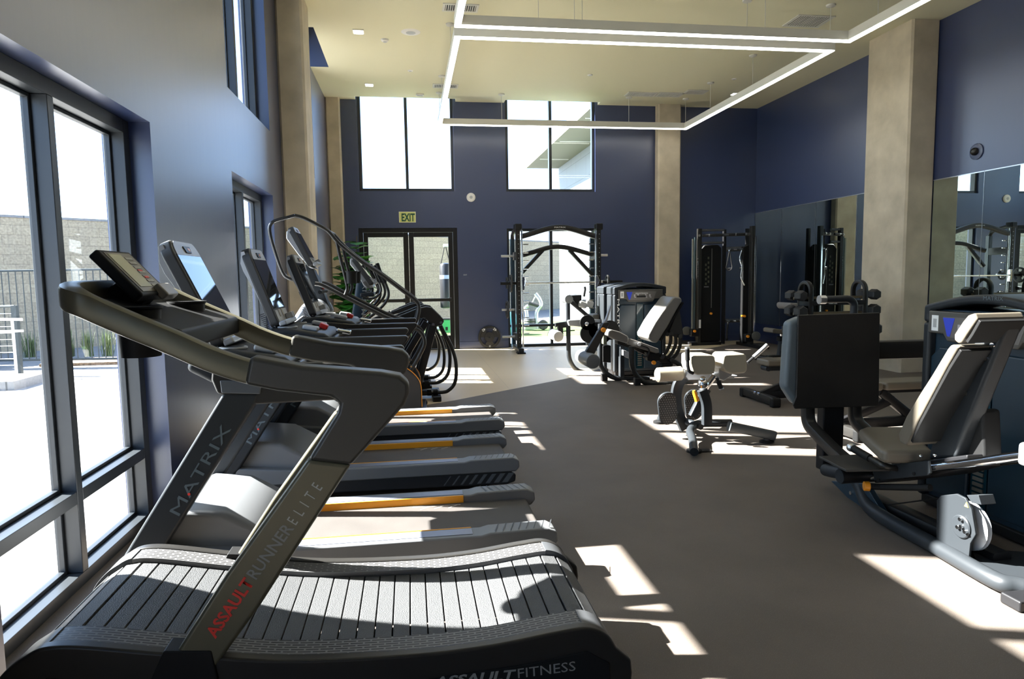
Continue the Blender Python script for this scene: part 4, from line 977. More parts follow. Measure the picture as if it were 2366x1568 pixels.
# ---- seated leg curl behind it, back to back
lc = thing('leg_curl_machine', 'leg curl machine with light roller pads, standing behind the leg extension machine', 'exercise machine', (x0-.3, 9.9, 0))
tower(lc, W, .30, H, Hc, Matrix.Translation((x0+W-.01, LY+.80, 0)) @ Matrix.Rotation(math.pi, 4, 'Z') @ Matrix.Translation((0, 0, 0)), 'LEG CURL', False, False)
y_ = 9.75
M().tube(rnd(A([(1312, 700), (1314, 830), (1332, 858), (1395, 860)], y_), .25, 8), .034, 14).build('frame_loop', irong, lc)
for dy in (.35,): M().tube(rnd(A([(1318, 744), (1392, 742)], y_+.2), .1), .034, 12).build('rear_rail', irong, lc)
M().tube(A([(1316, 694), (1372, 742)], y_), .030, 12).build('diagonal_tube', blacks, lc)
c = at(1315, 691, 'y', y_-.05); M().lathe([(.04, 0), (.062, .004), (.062, .30), (.04, .30)], (c.x, y_-.05, c.z), 'y', 20).build('thigh_roller', mat('roller_light', (.22, .23, .23), .4), lc)
poly([(1312, 683), (1344, 681), (1344, 694), (1340, 709), (1335, 707), (1322, 690)], y_, y_+.0, y_+.35, 'bracket_plate', blackm, lc, bev=.004)
poly([(1311, 742), (1314, 739), (1360, 736), (1395, 738), (1395, 752), (1340, 755), (1315, 753)], y_-.1, y_-.12, y_-.04, 'side_band', silver, lc, bev=.02, seg=3)
for a, r_ in (((1357, 745), .11), ((1362, 770), .14), ((1378, 763), .12)):
    c = at(*a, 'y', y_-.2); M().lathe([(r_, 0), (r_, .04), (r_*.9, .045), (.03, .045)], (c.x, y_-.22, c.z), 'y', 28).build('cam_wheel', blackp, lc)
c = at(1356, 748, 'y', y_-.23); M().lathe([(.02, 0), (.03, .008)], (c.x, y_-.235, c.z), 'y', 16).build('cam_bolt', alum, lc)
poly([(1283, 746), (1310, 742), (1310, 756), (1300, 757), (1301, 772), (1296, 780), (1290, 778), (1288, 752), (1283, 757)], y_, y_-.03, y_+.05, 'swing_arm', blackm, lc, bev=.006)
c = at(1290, 777, 'y', y_-.03); M().lathe([(.05, 0), (.072, .004), (.08, .02), (.08, .42), (.07, .44)], (c.x, y_-.05, c.z), 'y', 24).build('ankle_roller', mat('pad_light', (.42, .41, .38), .45), lc)
for a in ((1365, 702), (1350, 704)):
    c = at(*a, 'y', y_-.1); M().obox((c.x, y_+.1, c.z), (.13, .3, .10), Matrix.Rotation(.3, 3, 'Y')).build('hip_pad', mat('pad_light', (.42, .41, .38), .45), lc, bev=.03, seg=4)
M().tube(rnd(A([(1349, 685), (1352, 668), (1351, 662)], y_), .05), .018, 10).build('hand_grip', blackp, lc)
poly([(1368, 727), (1390, 725), (1394, 737), (1370, 738)], y_, y_-.05, y_+.3, 'seat', vinylb, lc, bev=.015, seg=3)
M().tube(A([(1300, 765), (1328, 763)], y_), .008, 8).build('link_rod', blackm, lc)
# ================================================================ BACK EXTENSION BENCH
rc = thing('back_extension_bench', 'back extension bench with two cream hip pads standing in the sun patch', 'exercise bench', (2.5, 5.4, 0))
pad = mat('pad_cream', (.30, .265, .20), .42, bump=.08, bscale=160)
RY = 5.35
# floor frame
M().tube(rnd([at(1604, 1044, 'z', .05), at(1600, 1012, 'y', 5.12), at(1592, 995, 'y', 5.30), at(1610, 977, 'y', 5.42), at(1690, 977, 'y', 5.38)], .08, 6), .034, 12).build('front_leg', irong, rc)
M().tube(A([(1684, 984), (1789, 1006)], 5.18), 1, flat=(.034, .038), side=(0, 1, 0)).build('side_rail', mat('rail_grey', (.05, .058, .062), .4), rc)
c = at(1772, 1012, 'y', 5.18); M().cyl((c.x, c.y, 0.02), (c.x, c.y, c.z), .03).build('foot_post', irong, rc)
M().lathe([(.06, 0), (.06, .012), (.03, .02)], (c.x, c.y, 0), 'z', 20).build('foot_pad', blackp, rc)
c = at(1604, 1044, 'z', 0); M().lathe([(.06, 0), (.06, .02), (.035, .03)], (c.x, c.y, 0), 'z', 20).build('foot_pad', blackp, rc)
M().box(c.x+.0, c.x+.14, c.y-.03, c.y+.05, .0, .012).build('foot_tab', blackm, rc)
c = at(1524, 977, 'z', 0); M().lathe([(.06, 0), (.06, .02), (.035, .03)], (c.x, c.y, 0), 'z', 20).build('foot_pad', blackp, rc)
M().tube(rnd([(c.x, c.y, .03), (c.x+.03, c.y-.02, .12), at(1590, 975, 'y', 5.5), at(1620, 985, 'y', 5.35)], .06), .03, 12).build('rear_leg', irong, rc)
# posts
M().tube(spl(A([(1582, 990), (1566, 950), (1562, 915), (1568, 885), (1588, 862)], 5.55), 5), 1, flat=(.028, .045), side=(0, 1, 0)).build('rear_post', irong, rc)
M().tube(A([(1600, 962), (1632, 898)], 5.45), 1, flat=(.032, .036), side=(0, 1, 0)).build('inclined_post', irong, rc)
M().tube(rnd(A([(1633, 980), (1633, 930), (1622, 900)], 5.25), .08), 1, flat=(.03, .04), side=(0, 1, 0)).build('front_post', irong, rc)
M().tube(A([(1622, 906), (1650, 868)], 5.3), .026, 12).build('chrome_post', chrome, rc)
c = at(1625, 888, 'y', 5.27); M().sph((c.x, c.y, c.z), .05, 10, (1, 1, 1.1)).build('clamp', chrome, rc)
c = at(1624, 876, 'y', 5.25); M().sph((c.x, c.y, c.z), .028, 10).build('clamp_knob', chrome, rc)
M().tube(A([(1603, 902), (1605, 908), (1611, 926)], 5.2), [.012, .018, .02], 12).build('orange_lever', orange, rc)
# pads
def cush(l, a, b, name='hip_pad', m=pad, bv=.035): return poly(l, a, a, b, name, m, rc, bev=bv, seg=5)
cush([(1598, 824), (1603, 820), (1645, 820), (1652, 824), (1654, 835), (1652, 858), (1646, 865), (1612, 866), (1602, 860), (1598, 845)], 5.2, 5.42)
cush([(1672, 822), (1678, 818), (1719, 817), (1726, 822), (1727, 855), (1722, 862), (1690, 864), (1676, 858), (1668, 845)], 5.2, 5.42)
poly([(1586, 850), (1604, 826), (1620, 862), (1700, 866), (1690, 872), (1586, 876), (1580, 868)], 5.44, 5.40, 5.47, 'pad_carrier', lgrey, rc, bev=.006)
poly([(1644, 840), (1678, 838), (1674, 862), (1655, 874), (1645, 870)], 5.44, 5.30, 5.40, 'centre_bracket', silver, rc, bev=.006)
a, b = at(1516, 866, 'y', 5.45), at(1576, 862, 'y', 5.45)
M().tube([a, a.lerp(b, .06), a.lerp(b, .94), b], [.045, .062, .062, .05], 22).build('ankle_roller', pad, rc)
M().tube([b, at(1600, 858, 'y', 5.45)], .015, 8).build('roller_axle', alum, rc)
for l, y in (([(1589, 846), (1588, 806)], 5.2), ([(1727, 838), (1768, 801)], 5.45), ([(1656, 872), (1666, 896)], 5.15)):
    P = A(l, y); h = M().tube(P, .014, 10).build('handle', blackm, rc)
    M().tube([P[0].lerp(P[1], .35), P[1]], .019, 14).build('grip', blackp if y != 5.45 else silver, h); M().tube([P[1], P[1].lerp(P[0], -.12)], .020, 14).build('grip_cap', alum, h)
M().tube(rnd(A([(1589, 844), (1592, 858), (1602, 862)], 5.2), .03), .014, 10).build('handle_bracket', blackm, rc)
tread = brickmat('foot_tread', (.16, .16, .16), (.2, .2, .2), (.012, .012, .012), .022, .02, .0065, .45, 'y', 1.0)
for cc, y, lab in (((1542, 943), 5.45, 1), ((1602, 935), 5.75, 0)):
    p = at(*cc, 'y', y); m = M(); n = 32; vs = []; rr = .083; ln = .14; tl = Matrix.Rotation(math.radians(-11), 3, 'Y') @ Matrix.Rotation(math.radians(14), 3, 'X')
    outl = []
    for k in range(n):
        a = 2*math.pi*k/n; zz = (ln/2 if math.sin(a) > 0 else -ln/2); outl.append((rr*math.cos(a), zz+rr*math.sin(a)))
    mt = Matrix.Translation(p) @ tl.to_4x4()
    f = M().ext(outl, 'y', -.012, .012).xf(mt).build('foot_plate', irong, rc, bev=.004)
    M().ext([(x*.93, z*.95) for x, z in outl], 'y', -.016, -.011).xf(mt).build('tread', tread, f)
    M().tube([p+V((.0, .02, -.02)), p+V((.12, .08, -.06))], .02, 8).build('plate_bracket', irong, rc)

# ================================================================ FLAT BENCHES
def bench(name, lab, x, y, seat_z, back=0, col=vinylb):
    """bench whose axis runs along x from its left end x"""
    t = thing(name, lab, 'bench', (x+.6, y, 0), 'adjustable weight benches')
    s1 = M().box(x+.02, x+.36, y-.13, y+.13, seat_z-.07, seat_z).build('seat', col, t, bev=.025, seg=4)
    L_ = .88; R = Matrix.Rotation(-back, 3, 'Y')
    c = V((x+.38, y, seat_z-.035)) + R @ V((L_/2, 0, 0))
    M().obox(c, (L_, .27, .07), R).build('backrest', col, t, bev=.025, seg=4)
    M().obox(c - R @ V((0, 0, .055)), (L_*.8, .07, .04), R).build('back_frame', blackm, t, bev=.008)
    M().box(x+.06, x+.40, y-.035, y+.035, seat_z-.13, seat_z-.07).build('seat_frame', irong, t, bev=.01)
    M().cyl((x+.07, y-.06, seat_z-.10), (x+.07, y+.06, seat_z-.10), .03).build('seat_axle', irong, t)
    M().tube([(x+.42, y, seat_z-.10), (x+.75, y, .10)], 1, flat=(.03, .04), side=(0, 1, 0)).build('strut', blackm, t)
    M().tube([(x+.0, y, .07), (x+1.15, y, .09)], 1, flat=(.032, .045), side=(0, 1, 0)).build('base_beam', blackm, t)
    M().tube([(x+.02, y, .08), (x+.55, y, .28)], 1, flat=(.028, .035), side=(0, 1, 0)).build('incline_beam', blackm, t)
    for xx, w_ in ((x, .33), (x+1.18, .25)):
        f = M().tube([(xx, y-w_, .06), (xx, y+w_, .06)], 1, flat=(.045, .038), side=(0, 0, 1)).build('cross_foot', blacks, t)
        for s in (-1, 1): M().box(xx-.05, xx+.05, y+s*w_-.035, y+s*w_+.035, 0, .10).build('foot_cap', blackp, f, bev=.015, seg=3)
    M().cyl((x-.02, y-.06, .09), (x-.02, y-.02, .09), .02).cyl((x-.02, y+.02, .09), (x-.02, y+.06, .09), .02).build('foot_bolts', chrome, t)
    return t
b1 = bench('weight_bench', 'flat black bench whose front foot points at the back extension bench', 3.76, 6.86, .47)
bench('weight_bench', 'sunlit pale bench seen between the foot plate and weight tower of the leg press', 3.66, 5.36, .45, 0, vinylb)
b2 = thing('preacher_bench', 'black bench with tilted pad on a round post near the corner cable machine', 'bench', (5.9, 9.95, 0), 'adjustable weight benches')
P = A([(1776, 760), (1780, 757), (1812, 762), (1830, 768), (1830, 774), (1776, 768)], 9.9)
M().ext([(p.x, p.z) for p in P], 'y', 9.78, 10.08).build('seat', vinylb, b2, bev=.02, seg=4)
a, b = at(1806, 782, 'y', 9.93), at(1800, 832, 'y', 9.93); b.z = .06
M().tube([a, b], .045, 14).build('post', irong, b2); M().cyl(a+V((0, 0, -.03)), a+V((0, 0, .12)), .028).build('chrome_post', chrome, b2)
M().obox(a, (.12, .12, .08)).build('post_clamp', blackp, b2, bev=.015); M().cyl(a+V((.05, -.07, .0)), a+V((.11, -.07, .01)), .015).build('orange_pin', orange, b2)
M().box(b.x-.20, b.x+.9, 9.88, 9.98, .02, .10).build('base_beam', blackm, b2, bev=.01); M().box(b.x-.28, b.x-.16, 9.62, 10.24, 0, .085).build('cross_foot', blacks, b2, bev=.02, seg=3); M().box(b.x+.8, b.x+.9, 9.7, 10.2, 0, .085).build('cross_foot', blacks, b2, bev=.02, seg=3)
P = A([(1808, 706), (1810, 698), (1842, 700), (1842, 716), (1812, 714)], 9.9)
M().ext([(p.x, p.z) for p in P], 'y', 9.7, 10.1).build('arm_pad', mat('pad_greyish', (.16, .15, .145), .4), b2, bev=.03, seg=4)
p = P[3]; M().tube([(p.x, 9.9, p.z), (p.x+.1, 9.9, .5), (p.x+.15, 9.9, .08)], .03, 10).build('arm_post', blackm, b2)

# ================================================================ DUMBBELL RACK
DY = 8.50
xa, xb_ = at(1862, 650, 'y', DY).x, at(1986, 650, 'y', DY).x
dr_ = thing('dumbbell_rack', 'black dumbbell rack with looped uprights in front of the right wall mirrors', 'dumbbell rack', ((xa+xb_)/2, DY, 0))
zt2 = at(1860, 650, 'y', DY).z
for x in (xa, xb_):
    P = [(x, DY-.13, .05), (x, DY-.13, zt2-.13)] + [(x, DY-.13*math.cos(a), zt2-.13+.12*math.sin(a)) for a in [math.pi*k/10 for k in range(1, 10)]] + [(x, DY+.13, zt2-.13), (x, DY+.13, .05)]
    M().tube(P, 1, flat=(.03, .022), side=(1, 0, 0)).build('looped_upright', blacks, dr_)
    M().box(x-.03, x+.03, DY-.30, DY+.30, 0, .06).build('base_foot', blackm, dr_, bev=.01)
    for z in (.98, .72, .46): M().box(x-.025, x+.025, DY-.13, DY+.13, z-.03, z+.03).build('upright_plate', irong, dr_, bev=.004)
tiers = [zt2-.23, zt2-.44, zt2-.70, zt2-.95]
for k, z in enumerate(tiers):
    for s in (-1, 1): M().box(xa-.20, xb_+.22, DY+s*.045-.010, DY+s*.045+.010, z-.008, z+.024).build('shelf_rail', mat('rail_bronze', (.20, .16, .10), .4, metal=.5) if s < 0 else blackm, dr_)
bm = M().box(xa, xb_, DY-.16, DY-.13, zt2-.32, zt2-.26).build('name_beam', blackm, dr_, bev=.004)
textfit('lettering', 'HAMPTON', at(1915, 702, 'y', DY-.165), at(1934, 702, 'y', DY-.165), .022, Z3, whiteink, bm, bold=.02)
def dumbbell(x, y, z, r, lab):
    t = thing('dumbbell', lab, 'dumbbell', (x, y, z), 'hex dumbbells on the rack')
    hd = mat('hex_rubber', (.020, .020, .021), .48)
    for s in (-1, 1):
        f = .115; M().tube([V((x, y+s*(f-.07), z)), V((x, y+s*(f-.058), z)), V((x, y+s*(f+.058), z)), V((x, y+s*(f+.07), z))], [r*.8, r, r, r*.8], 6).build('head', hd, t, ang=20)
    M().cyl((x, y-.06, z), (x, y+.06, z), .016).build('handle', chrome, t)
w4 = ['top', 'second', 'third', 'bottom']
for k, z in enumerate(tiers):
    r = .071+.008*k
    dumbbell(at(1851, 684, 'y', DY-.12).x-.02*(k > 1), DY, z+.042, r, 'black hex dumbbell at the left end of the %s tier of the rack' % w4[k])
    dumbbell(at(2020, 684, 'y', DY-.12).x+.02*(k > 1), DY, z+.042, r, 'black hex dumbbell at the right end of the %s tier of the rack' % w4[k])

# ================================================================ CABLE MACHINE IN THE CORNER
def yq(a): return 12.62 + (11.98-12.62)*(a-1600)/140
def Q(a, b, dy=0): return at(a, b, 'y', yq(a)+dy)
fm = thing('cable_machine', 'tall black dual cable machine in the back right corner', 'cable machine', (6.0, 12.3, 0))
def pole(a, t_, b, hw, name, m, depth=.05, dy=0, z0=None, **k):
    p, q = Q(a, t_, dy), Q(a, b, dy); z = q.z if z0 is None else z0
    return M().box(p.x-hw, p.x+hw, p.y-depth, p.y+depth, z, p.z).build(name, m, fm, **k)
lp_ = pole(1616, 528, 790, .034, 'front_post', blacks, .05, z0=.03, bev=.008); rp_ = pole(1739, 522, 800, .036, 'front_post', blacks, .05, z0=.03, bev=.008)
pole(1601, 552, 765, .014, 'cable_rail', mat('rail_dull', (.26, .26, .22), .4, metal=.5), .014, dy=-.05, bev=.003); pole(1606, 548, 765, .010, 'cable_rail_side', mat('rail_teal', (.05, .08, .09), .4), .014, dy=-.03)
pole(1746, 545, 765, .016, 'cable_rail', chrome, .016, dy=-.05, bev=.003)
pole(1674, 530, 790, .022, 'rear_post', blackm, .04, dy=.15, z0=.03); pole(1727, 528, 790, .022, 'rear_post', blackm, .04, dy=.25, z0=.03)
for s, (a0, a1) in enumerate(((1623, 1671), (1722, 1734))):
    p = Q(a0, 565); q = at(a1, 565, 'y', p.y); b = .06
    P = [(p.x, b), (q.x, b), (q.x, p.z-.06), (q.x-.07, p.z+.0), (p.x+.07, p.z), (p.x, p.z-.1)] if s == 0 else [(p.x, b), (q.x, b), (q.x, p.z), (p.x, p.z-.05)]
    sh = M().ext(P, 'y', p.y+.05, p.y+(.34 if s == 0 else .16)).build('weight_shroud', blackp, fm, bev=.03 if s == 0 else .006, seg=3)
    if s == 0:
        c = Q(1651, 660, .04); M().box(c.x-.004, c.x+.004, p.y+.040, p.y+.052, Q(1651, 712).z, Q(1651, 573).z).build('cable_slot', mat('slot_grey', (.16, .16, .15), .4), sh)
        m = M()
        for i in range(2):
            for j in range(6):
                if i == 0 and j == 0: continue
                c = Q(1635+8*i, 595+11*j+5*(i == 0), .03); m.box(c.x-.018, c.x+.010, p.y+.042, p.y+.05, c.z-.026, c.z+.02)
        m.build('exercise_chart', mat('chart_print', (.07, .075, .04), .5), sh)
        c, d = Q(1631, 661), Q(1645, 664); M().box(c.x, d.x, p.y+.042, p.y+.05, d.z, c.z).build('chart_label', mat('chart_label', (.12, .12, .12), .5), sh)
        c = Q(1651, 725); M().cyl((c.x, p.y+.01, c.z), (c.x, p.y+.05, c.z), .022).build('orange_pin', orange, sh)
    else:
        c = Q(1720, 730); M().cyl((c.x, c.y-.02, c.z), (c.x, c.y+.1, c.z), .022).build('orange_pin', orange, sh)
for (a, b), (c_, d_), hw in (((1616, 544), (1737, 541), .028), ((1674, 576), (1727, 574), .045), ((1672, 741), (1722, 740), .035), ((1618, 532), (1674, 531), .022), ((1618, 561), (1674, 560), .02)):
    dy = .15 if b > 570 else 0
    M().tube([Q(a, b, dy), Q(c_, d_, dy)], 1, flat=(.02, hw), side=(0, 1, 0)).build('crossbar', blacks, fm)
M().tube([Q(1625, 543, -.06), Q(1670, 542, -.06)], .018, 10).build('pull_up_grip', blackp, fm); M().tube([Q(1684, 542, -.06), Q(1722, 540, -.06)], .018, 10).build('pull_up_grip', blackp, fm)
for a in ((1616, 544), (1639, 543), (1700, 541), (1724, 540)): c = Q(*a, -.06); M().cyl((c.x-.012, c.y, c.z), (c.x+.012, c.y, c.z), .022).build('grip_ring', alum, fm)
for a in ((1685, 576), (1699, 576), (1714, 575), (1682, 741), (1697, 741), (1712, 741)): c = Q(*a, .1); M().cyl((c.x, c.y-.05, c.z), (c.x, c.y+.04, c.z), .012).build('accessory_hook', alum, fm)
for (a, b), s in (((1587, 764), -1), ((1748, 776), 1)):
    c = Q(a, b, -.1); M().lathe([(.07, 0), (.085, .004), (.07, .014), (.085, .024), (.07, .028)], (c.x, c.y, c.z), 'y', 24).build('pulley', mat('pulley_grey', (.10, .10, .09), .3), fm)
    d = Q(a-s*18, b+4, -.08); M().obox((d.x, d.y+.02, d.z), (.17, .10, .15)).build('swivel_block', blackm, fm, bev=.02, seg=3)
    e = Q(a-s*19, b+1, -.16); M().cyl((e.x, e.y, e.z), (e.x, e.y+.04, e.z), .026).build('orange_knob', orange, fm, bev=.004)
p, q = Q(1590, 795), Q(1680, 795); M().box(p.x, q.x, 12.5, 13.0, 0, .06).build('base_plate', blackm, fm, bev=.01)
p = Q(1742, 800); M().box(p.x-.1, p.x+.08, 11.55, 12.5, 0, .06).build('base_plate', blackm, fm, bev=.01)
textfit('lettering', 'MATRIX', Q(1611.5, 597, -.055), Q(1612.5, 639, -.055), .03, V((1, 0, 0)), whiteink, lp_)
c = Q(1617, 752, -.055); M().box(c.x-.02, c.x+.02, c.y-.002, c.y, Q(1617, 757).z, Q(1617, 738).z).build('white_label', whiteink, lp_)
t = thing('strap_handle', 'black strap grip hanging from the upper hook bar of the cable machine', 'handle', Q(1685, 600, .05))
P = [Q(1685, 580, .04), Q(1680, 605, .04), Q(1678, 618, .04), Q(1684, 625, .04), Q(1691, 618, .04), Q(1689, 603, .04), Q(1686, 580, .04)]
M().tube(spl(P, 4), 1, flat=(.02, .006), side=(0, 1, 0)).build('strap', blackp, t); M().tube([Q(1678, 620, .04), Q(1691, 620, .04)], .016, 10).build('grip', blackm, t)
M().tube([Q(1683, 582, .04), Q(1685, 577, .04), Q(1688, 582, .04)], .006, 8).build('ring', chrome, t)
t = thing('curl_bar', 'wavy chrome curl bar hanging on the cable machine hook bar', 'curl bar', Q(1712, 620, .05))
M().tube(rnd([Q(1714, 578, -.03), Q(1708, 597, -.03), Q(1715, 616, -.03), Q(1711, 640, -.03), Q(1720, 659, -.03)], .06), .014, 12).build('bar', chrome, t); M().tube([Q(1709, 619, .03), Q(1718, 618, .03)], .008, 8).build('swivel', chrome, t)
t = thing('rope_handle', 'black braided rope grip hanging on the lower hook bar of the cable machine', 'rope handle', Q(1681, 760, .05))
M().tube([Q(1682, 744, .04), Q(1680, 762, .04), Q(1679, 780, .04)], .018, 10).build('rope', mat('rope_black', (.02, .02, .02), .9, bump=1, bscale=120), t); c = Q(1679, 783, .04); M().sph(c, .028, 8).build('rope_end', blackp, t)

# ================================================================ LEG PRESS (front right)
def AXx(l, x): return [(p.y, p.z) for p in [at(a, b, 'x', x) for a, b in l]]
lp = thing('leg_press_machine', 'large black leg press with square foot plate and tall weight tower, front right', 'exercise machine', (2.85, 3.3, 0))
PY = 4.0
# foot plate facing the seat, with its shell behind
a, b, c, d = at(1838, 726, 'y', PY), at(2034, 722, 'y', PY), at(2031, 938, 'y', PY), at(1850, 944, 'y', PY)
M().ext([(a.x+.02, a.z-.005), (b.x, b.z), (c.x, c.z+.01), (c.x-.02, c.z), (a.x+.015, d.z+.0), (a.x, d.z+.03), (a.x+.02, d.z+.08)], 'y', PY, PY+.018).build('foot_plate', mat('plate_black', (.014, .012, .010), .55, bump=.15, bscale=300, var=.3, vscale=5), lp, bev=.006)
M().ext([(a.x-.03, a.z-.05), (a.x+.05, a.z-.02), (b.x-.05, b.z-.02), (b.x-.01, b.z-.06), (b.x-.01, d.z+.06), (b.x-.06, d.z+.02), (a.x+.03, d.z+.02), (a.x-.05, d.z+.14)], 'y', PY+.02, PY+.11).build('plate_shell', mat('shell_bluegrey', (.10, .125, .14), .42), lp, bev=.03, seg=4)
# arm from the plate to the tower
e, f = at(2030, 808, 'y', PY+.1), at(2150, 806, 'y', PY+.1)
M().tube([V((b.x-.25, PY+.12, e.z)), V((f.x+.1, PY+.12, f.z))], 1, flat=(.045, .062), side=(0, 1, 0)).build('press_arm', blacks, lp)
h = M().tube(rnd([at(1903, 692, 'y', 4.4), at(1962, 690, 'y', 4.4), at(1974, 700, 'y', 4.4), at(1972, 740, 'y', 4.4)], .08, 6), .026, 14).build('guard_handle', irong, lp)
q = at(1903, 692, 'y', 4.4); M().cyl(q+V((-.035, 0, 0)), q+V((.01, 0, 0)), .031).build('handle_cap', alum, h)
M().tube([at(1972, 735, 'y', 4.4), at(1975, 940, 'y', 4.35)], .026, 12).build('guard_post', irong, lp)
# legs under the plate that bend towards the seat
for l in ([(1866, 930), (1866, 1000), (1880, 1062), (1935, 1100)], [(1973, 925), (1975, 985), (1985, 1035), (2010, 1085)]):
    P = A(l, PY+.05); Pe = at(*l[3], 'y', 3.45)
    M().tube(rnd([P[0], V((P[1].x, PY+.05, .42)), V((P[1].x-.03, 3.72, .32)), V((P[1].x-.10 if l[0][0] < 1900 else P[1].x-.12, 3.42, .30))], .2, 8), 1, flat=(.036, .036), side=(1, 0, 0)).build('frame_tube', blacks, lp)
p, q = at(1900, 930, 'y', PY+.05), at(1944, 1050, 'y', PY+.05); M().box(p.x, q.x, PY+.03, PY+.11, .10, p.z).build('centre_column', blackm, lp, bev=.01)
pz = [at(1892, 1052, 'z', .37), at(1985, 1048, 'z', .37), at(2062, 1072, 'z', .37), at(2060, 1082, 'z', .37), at(1955, 1084, 'z', .37)]
M().ext(pz, 'z', .355, .368).build('step_plate', mat('step_black', (.03, .028, .025), .55, bump=.2, bscale=300), lp, bev=.003)
q = at(1941, 1100, 'y', 3.40); M().cyl((q.x, 3.40, q.z), (q.x+.55, 3.40, q.z), .042).build('cross_tube', blackm, lp); M().cyl((q.x-.004, 3.40, q.z), (q.x, 3.40, q.z), .040).build('tube_cap', irong, lp)
# inclined guide rods and seat carriage
r0, r1 = at(1965, 1106, 'x', 2.53), at(2366, 1052, 'x', 2.53); dd = (r1-r0).normalized(); r1 = r0 + dd*1.25
for x in (2.53, 2.75):
    M().cyl((x, r0.y, r0.z), (x, r1.y, r1.z), .021).build('guide_rod', chrome, lp)
M().box(2.47, 2.81, r1.y-.03, r1.y+.03, r1.z-.05, r1.z+.05).build('rod_end_block', silver, lp, bev=.02, seg=3)
M().tube([(2.64, r1.y, r1.z-.03), (2.64, r1.y, .03)], 1, flat=(.035, .05), side=(1, 0, 0)).build('rear_leg', blackm, lp); M().box(2.45, 2.85, r1.y-.05, r1.y+.05, 0, .05).build('rear_foot', blackm, lp, bev=.01)
cp = AXx([(2018, 1076), (2148, 1064), (2152, 1092), (2145, 1098), (2022, 1110)], 2.50)
M().ext(cp, 'x', 2.494, 2.506).build('carriage_plate', irong, lp, bev=.003)
cp2 = AXx([(2010, 1080), (2235, 1050), (2235, 1080), (2160, 1098), (2020, 1116)], 2.56)
M().ext(cp2, 'x', 2.56, 2.78).build('carriage', blackm, lp, bev=.008)
for a_ in ((2030, 1108), (2112, 1094)): q = at(*a_, 'x', 2.492); M().cyl((2.488, q.y, q.z), (2.496, q.y, q.z), .009).build('plate_hole', MATS['deep_black'], lp)
for a_ in ((2068, 1063), (2105, 1058), (2128, 1054), (2160, 1051)): q = at(*a_, 'x', 2.52); M().sph(q, .010, 6).build('bolt_head', chrome, lp)
M().tube(rnd([at(1968, 1034, 'x', 2.40), at(2045, 1078, 'x', 2.42), at(2072, 1082, 'x', 2.50)], .05), .016, 12).build('side_handle', blacks, lp)
M().tube([at(1972, 1036, 'x', 2.40), at(2010, 1058, 'x', 2.41)], .021, 12).build('grip', blackp, lp); q = at(1966, 1033, 'x', 2.40); M().sph(q, .024, 8, (1, 1, 1)).build('grip_cap', alum, lp)
q = at(2010, 1123, 'x', 2.45); M().cyl((2.42, q.y+.012, q.z), (2.45, q.y, q.z), .026).build('orange_knob', orange, lp, bev=.005); M().tube([(2.45, q.y, q.z), (2.50, q.y-.02, q.z), (2.56, q.y-.30, q.z+.08)], .018, 10).build('adjuster_tube', blackp, lp)
# seat
sp_ = [at(1983, 990, 'z', .50), at(2000, 984, 'z', .50), at(2095, 984, 'z', .50), at(2160, 1050, 'z', .48), at(2045, 1050, 'z', .48), at(2035, 1046, 'z', .48)]
M().ext([(p.x, p.y) for p in sp_], 'z', .43, .50).build('seat', vinylb, lp, bev=.025, seg=4)
# reclined back cushion: left edge lit, dark shell behind, spine with bolts
XLb, XRb = 2.42, 2.69
fr = [(2078, 1022), (2074, 1003), (2092, 962), (2122, 912), (2151, 867), (2188, 805), (2196, 795)]
bk = [(2216, 800), (2188, 848), (2159, 902), (2120, 975), (2100, 1022), (2094, 1030)]
M().ext(AXx(fr+bk, XLb), 'x', XLb, XRb).build('back_cushion', vinylb, lp, bev=.012, seg=3)
def shell(bkp, x0, x1):
    P = AXx(bkp, x0); Q_ = [(y-.013, z-.009) for y, z in P]
    M().ext(P + Q_[::-1], 'x', x0+.006, x1-.006).build('cushion_shell', blackp, lp, bev=.003)
shell([(2214, 806), (2188, 848), (2159, 902), (2120, 975), (2101, 1018)], XLb, XRb); shell([(2258, 738), (2240, 770), (2228, 788)], XLb+.01, XRb-.02)
hd = [(2208, 786), (2208, 772), (2228, 742), (2240, 728), (2256, 722), (2262, 738), (2240, 770), (2226, 792), (2218, 794)]
M().ext(AXx(hd, XLb+.02), 'x', XLb+.01, XRb-.02).build('head_cushion', vinylb, lp, bev=.012, seg=3)
spn = AXx([(2285, 738), (2300, 728), (2340, 738), (2328, 770), (2235, 1000), (2215, 1058), (2150, 1060), (2165, 990), (2207, 899), (2242, 819)], 2.60)
s1 = M().ext(spn, 'x', 2.58, 2.67).build('back_spine', irong, lp, bev=.02, seg=3)
for a_ in ((2315, 757), (2294, 797), (2277, 828), (2232, 908)): q = at(*a_, 'x', 2.578); M().cyl((2.572, q.y, q.z), (2.581, q.y, q.z), .012).build('bolt', chrome, s1)
sw = AXx([(2215, 960), (2222, 945), (2235, 950), (2240, 1060), (2100, 1062), (2140, 1010)], 2.56)
M().ext(sw, 'x', 2.64, 2.74).build('spine_foot', blackp, lp, bev=.015, seg=3)
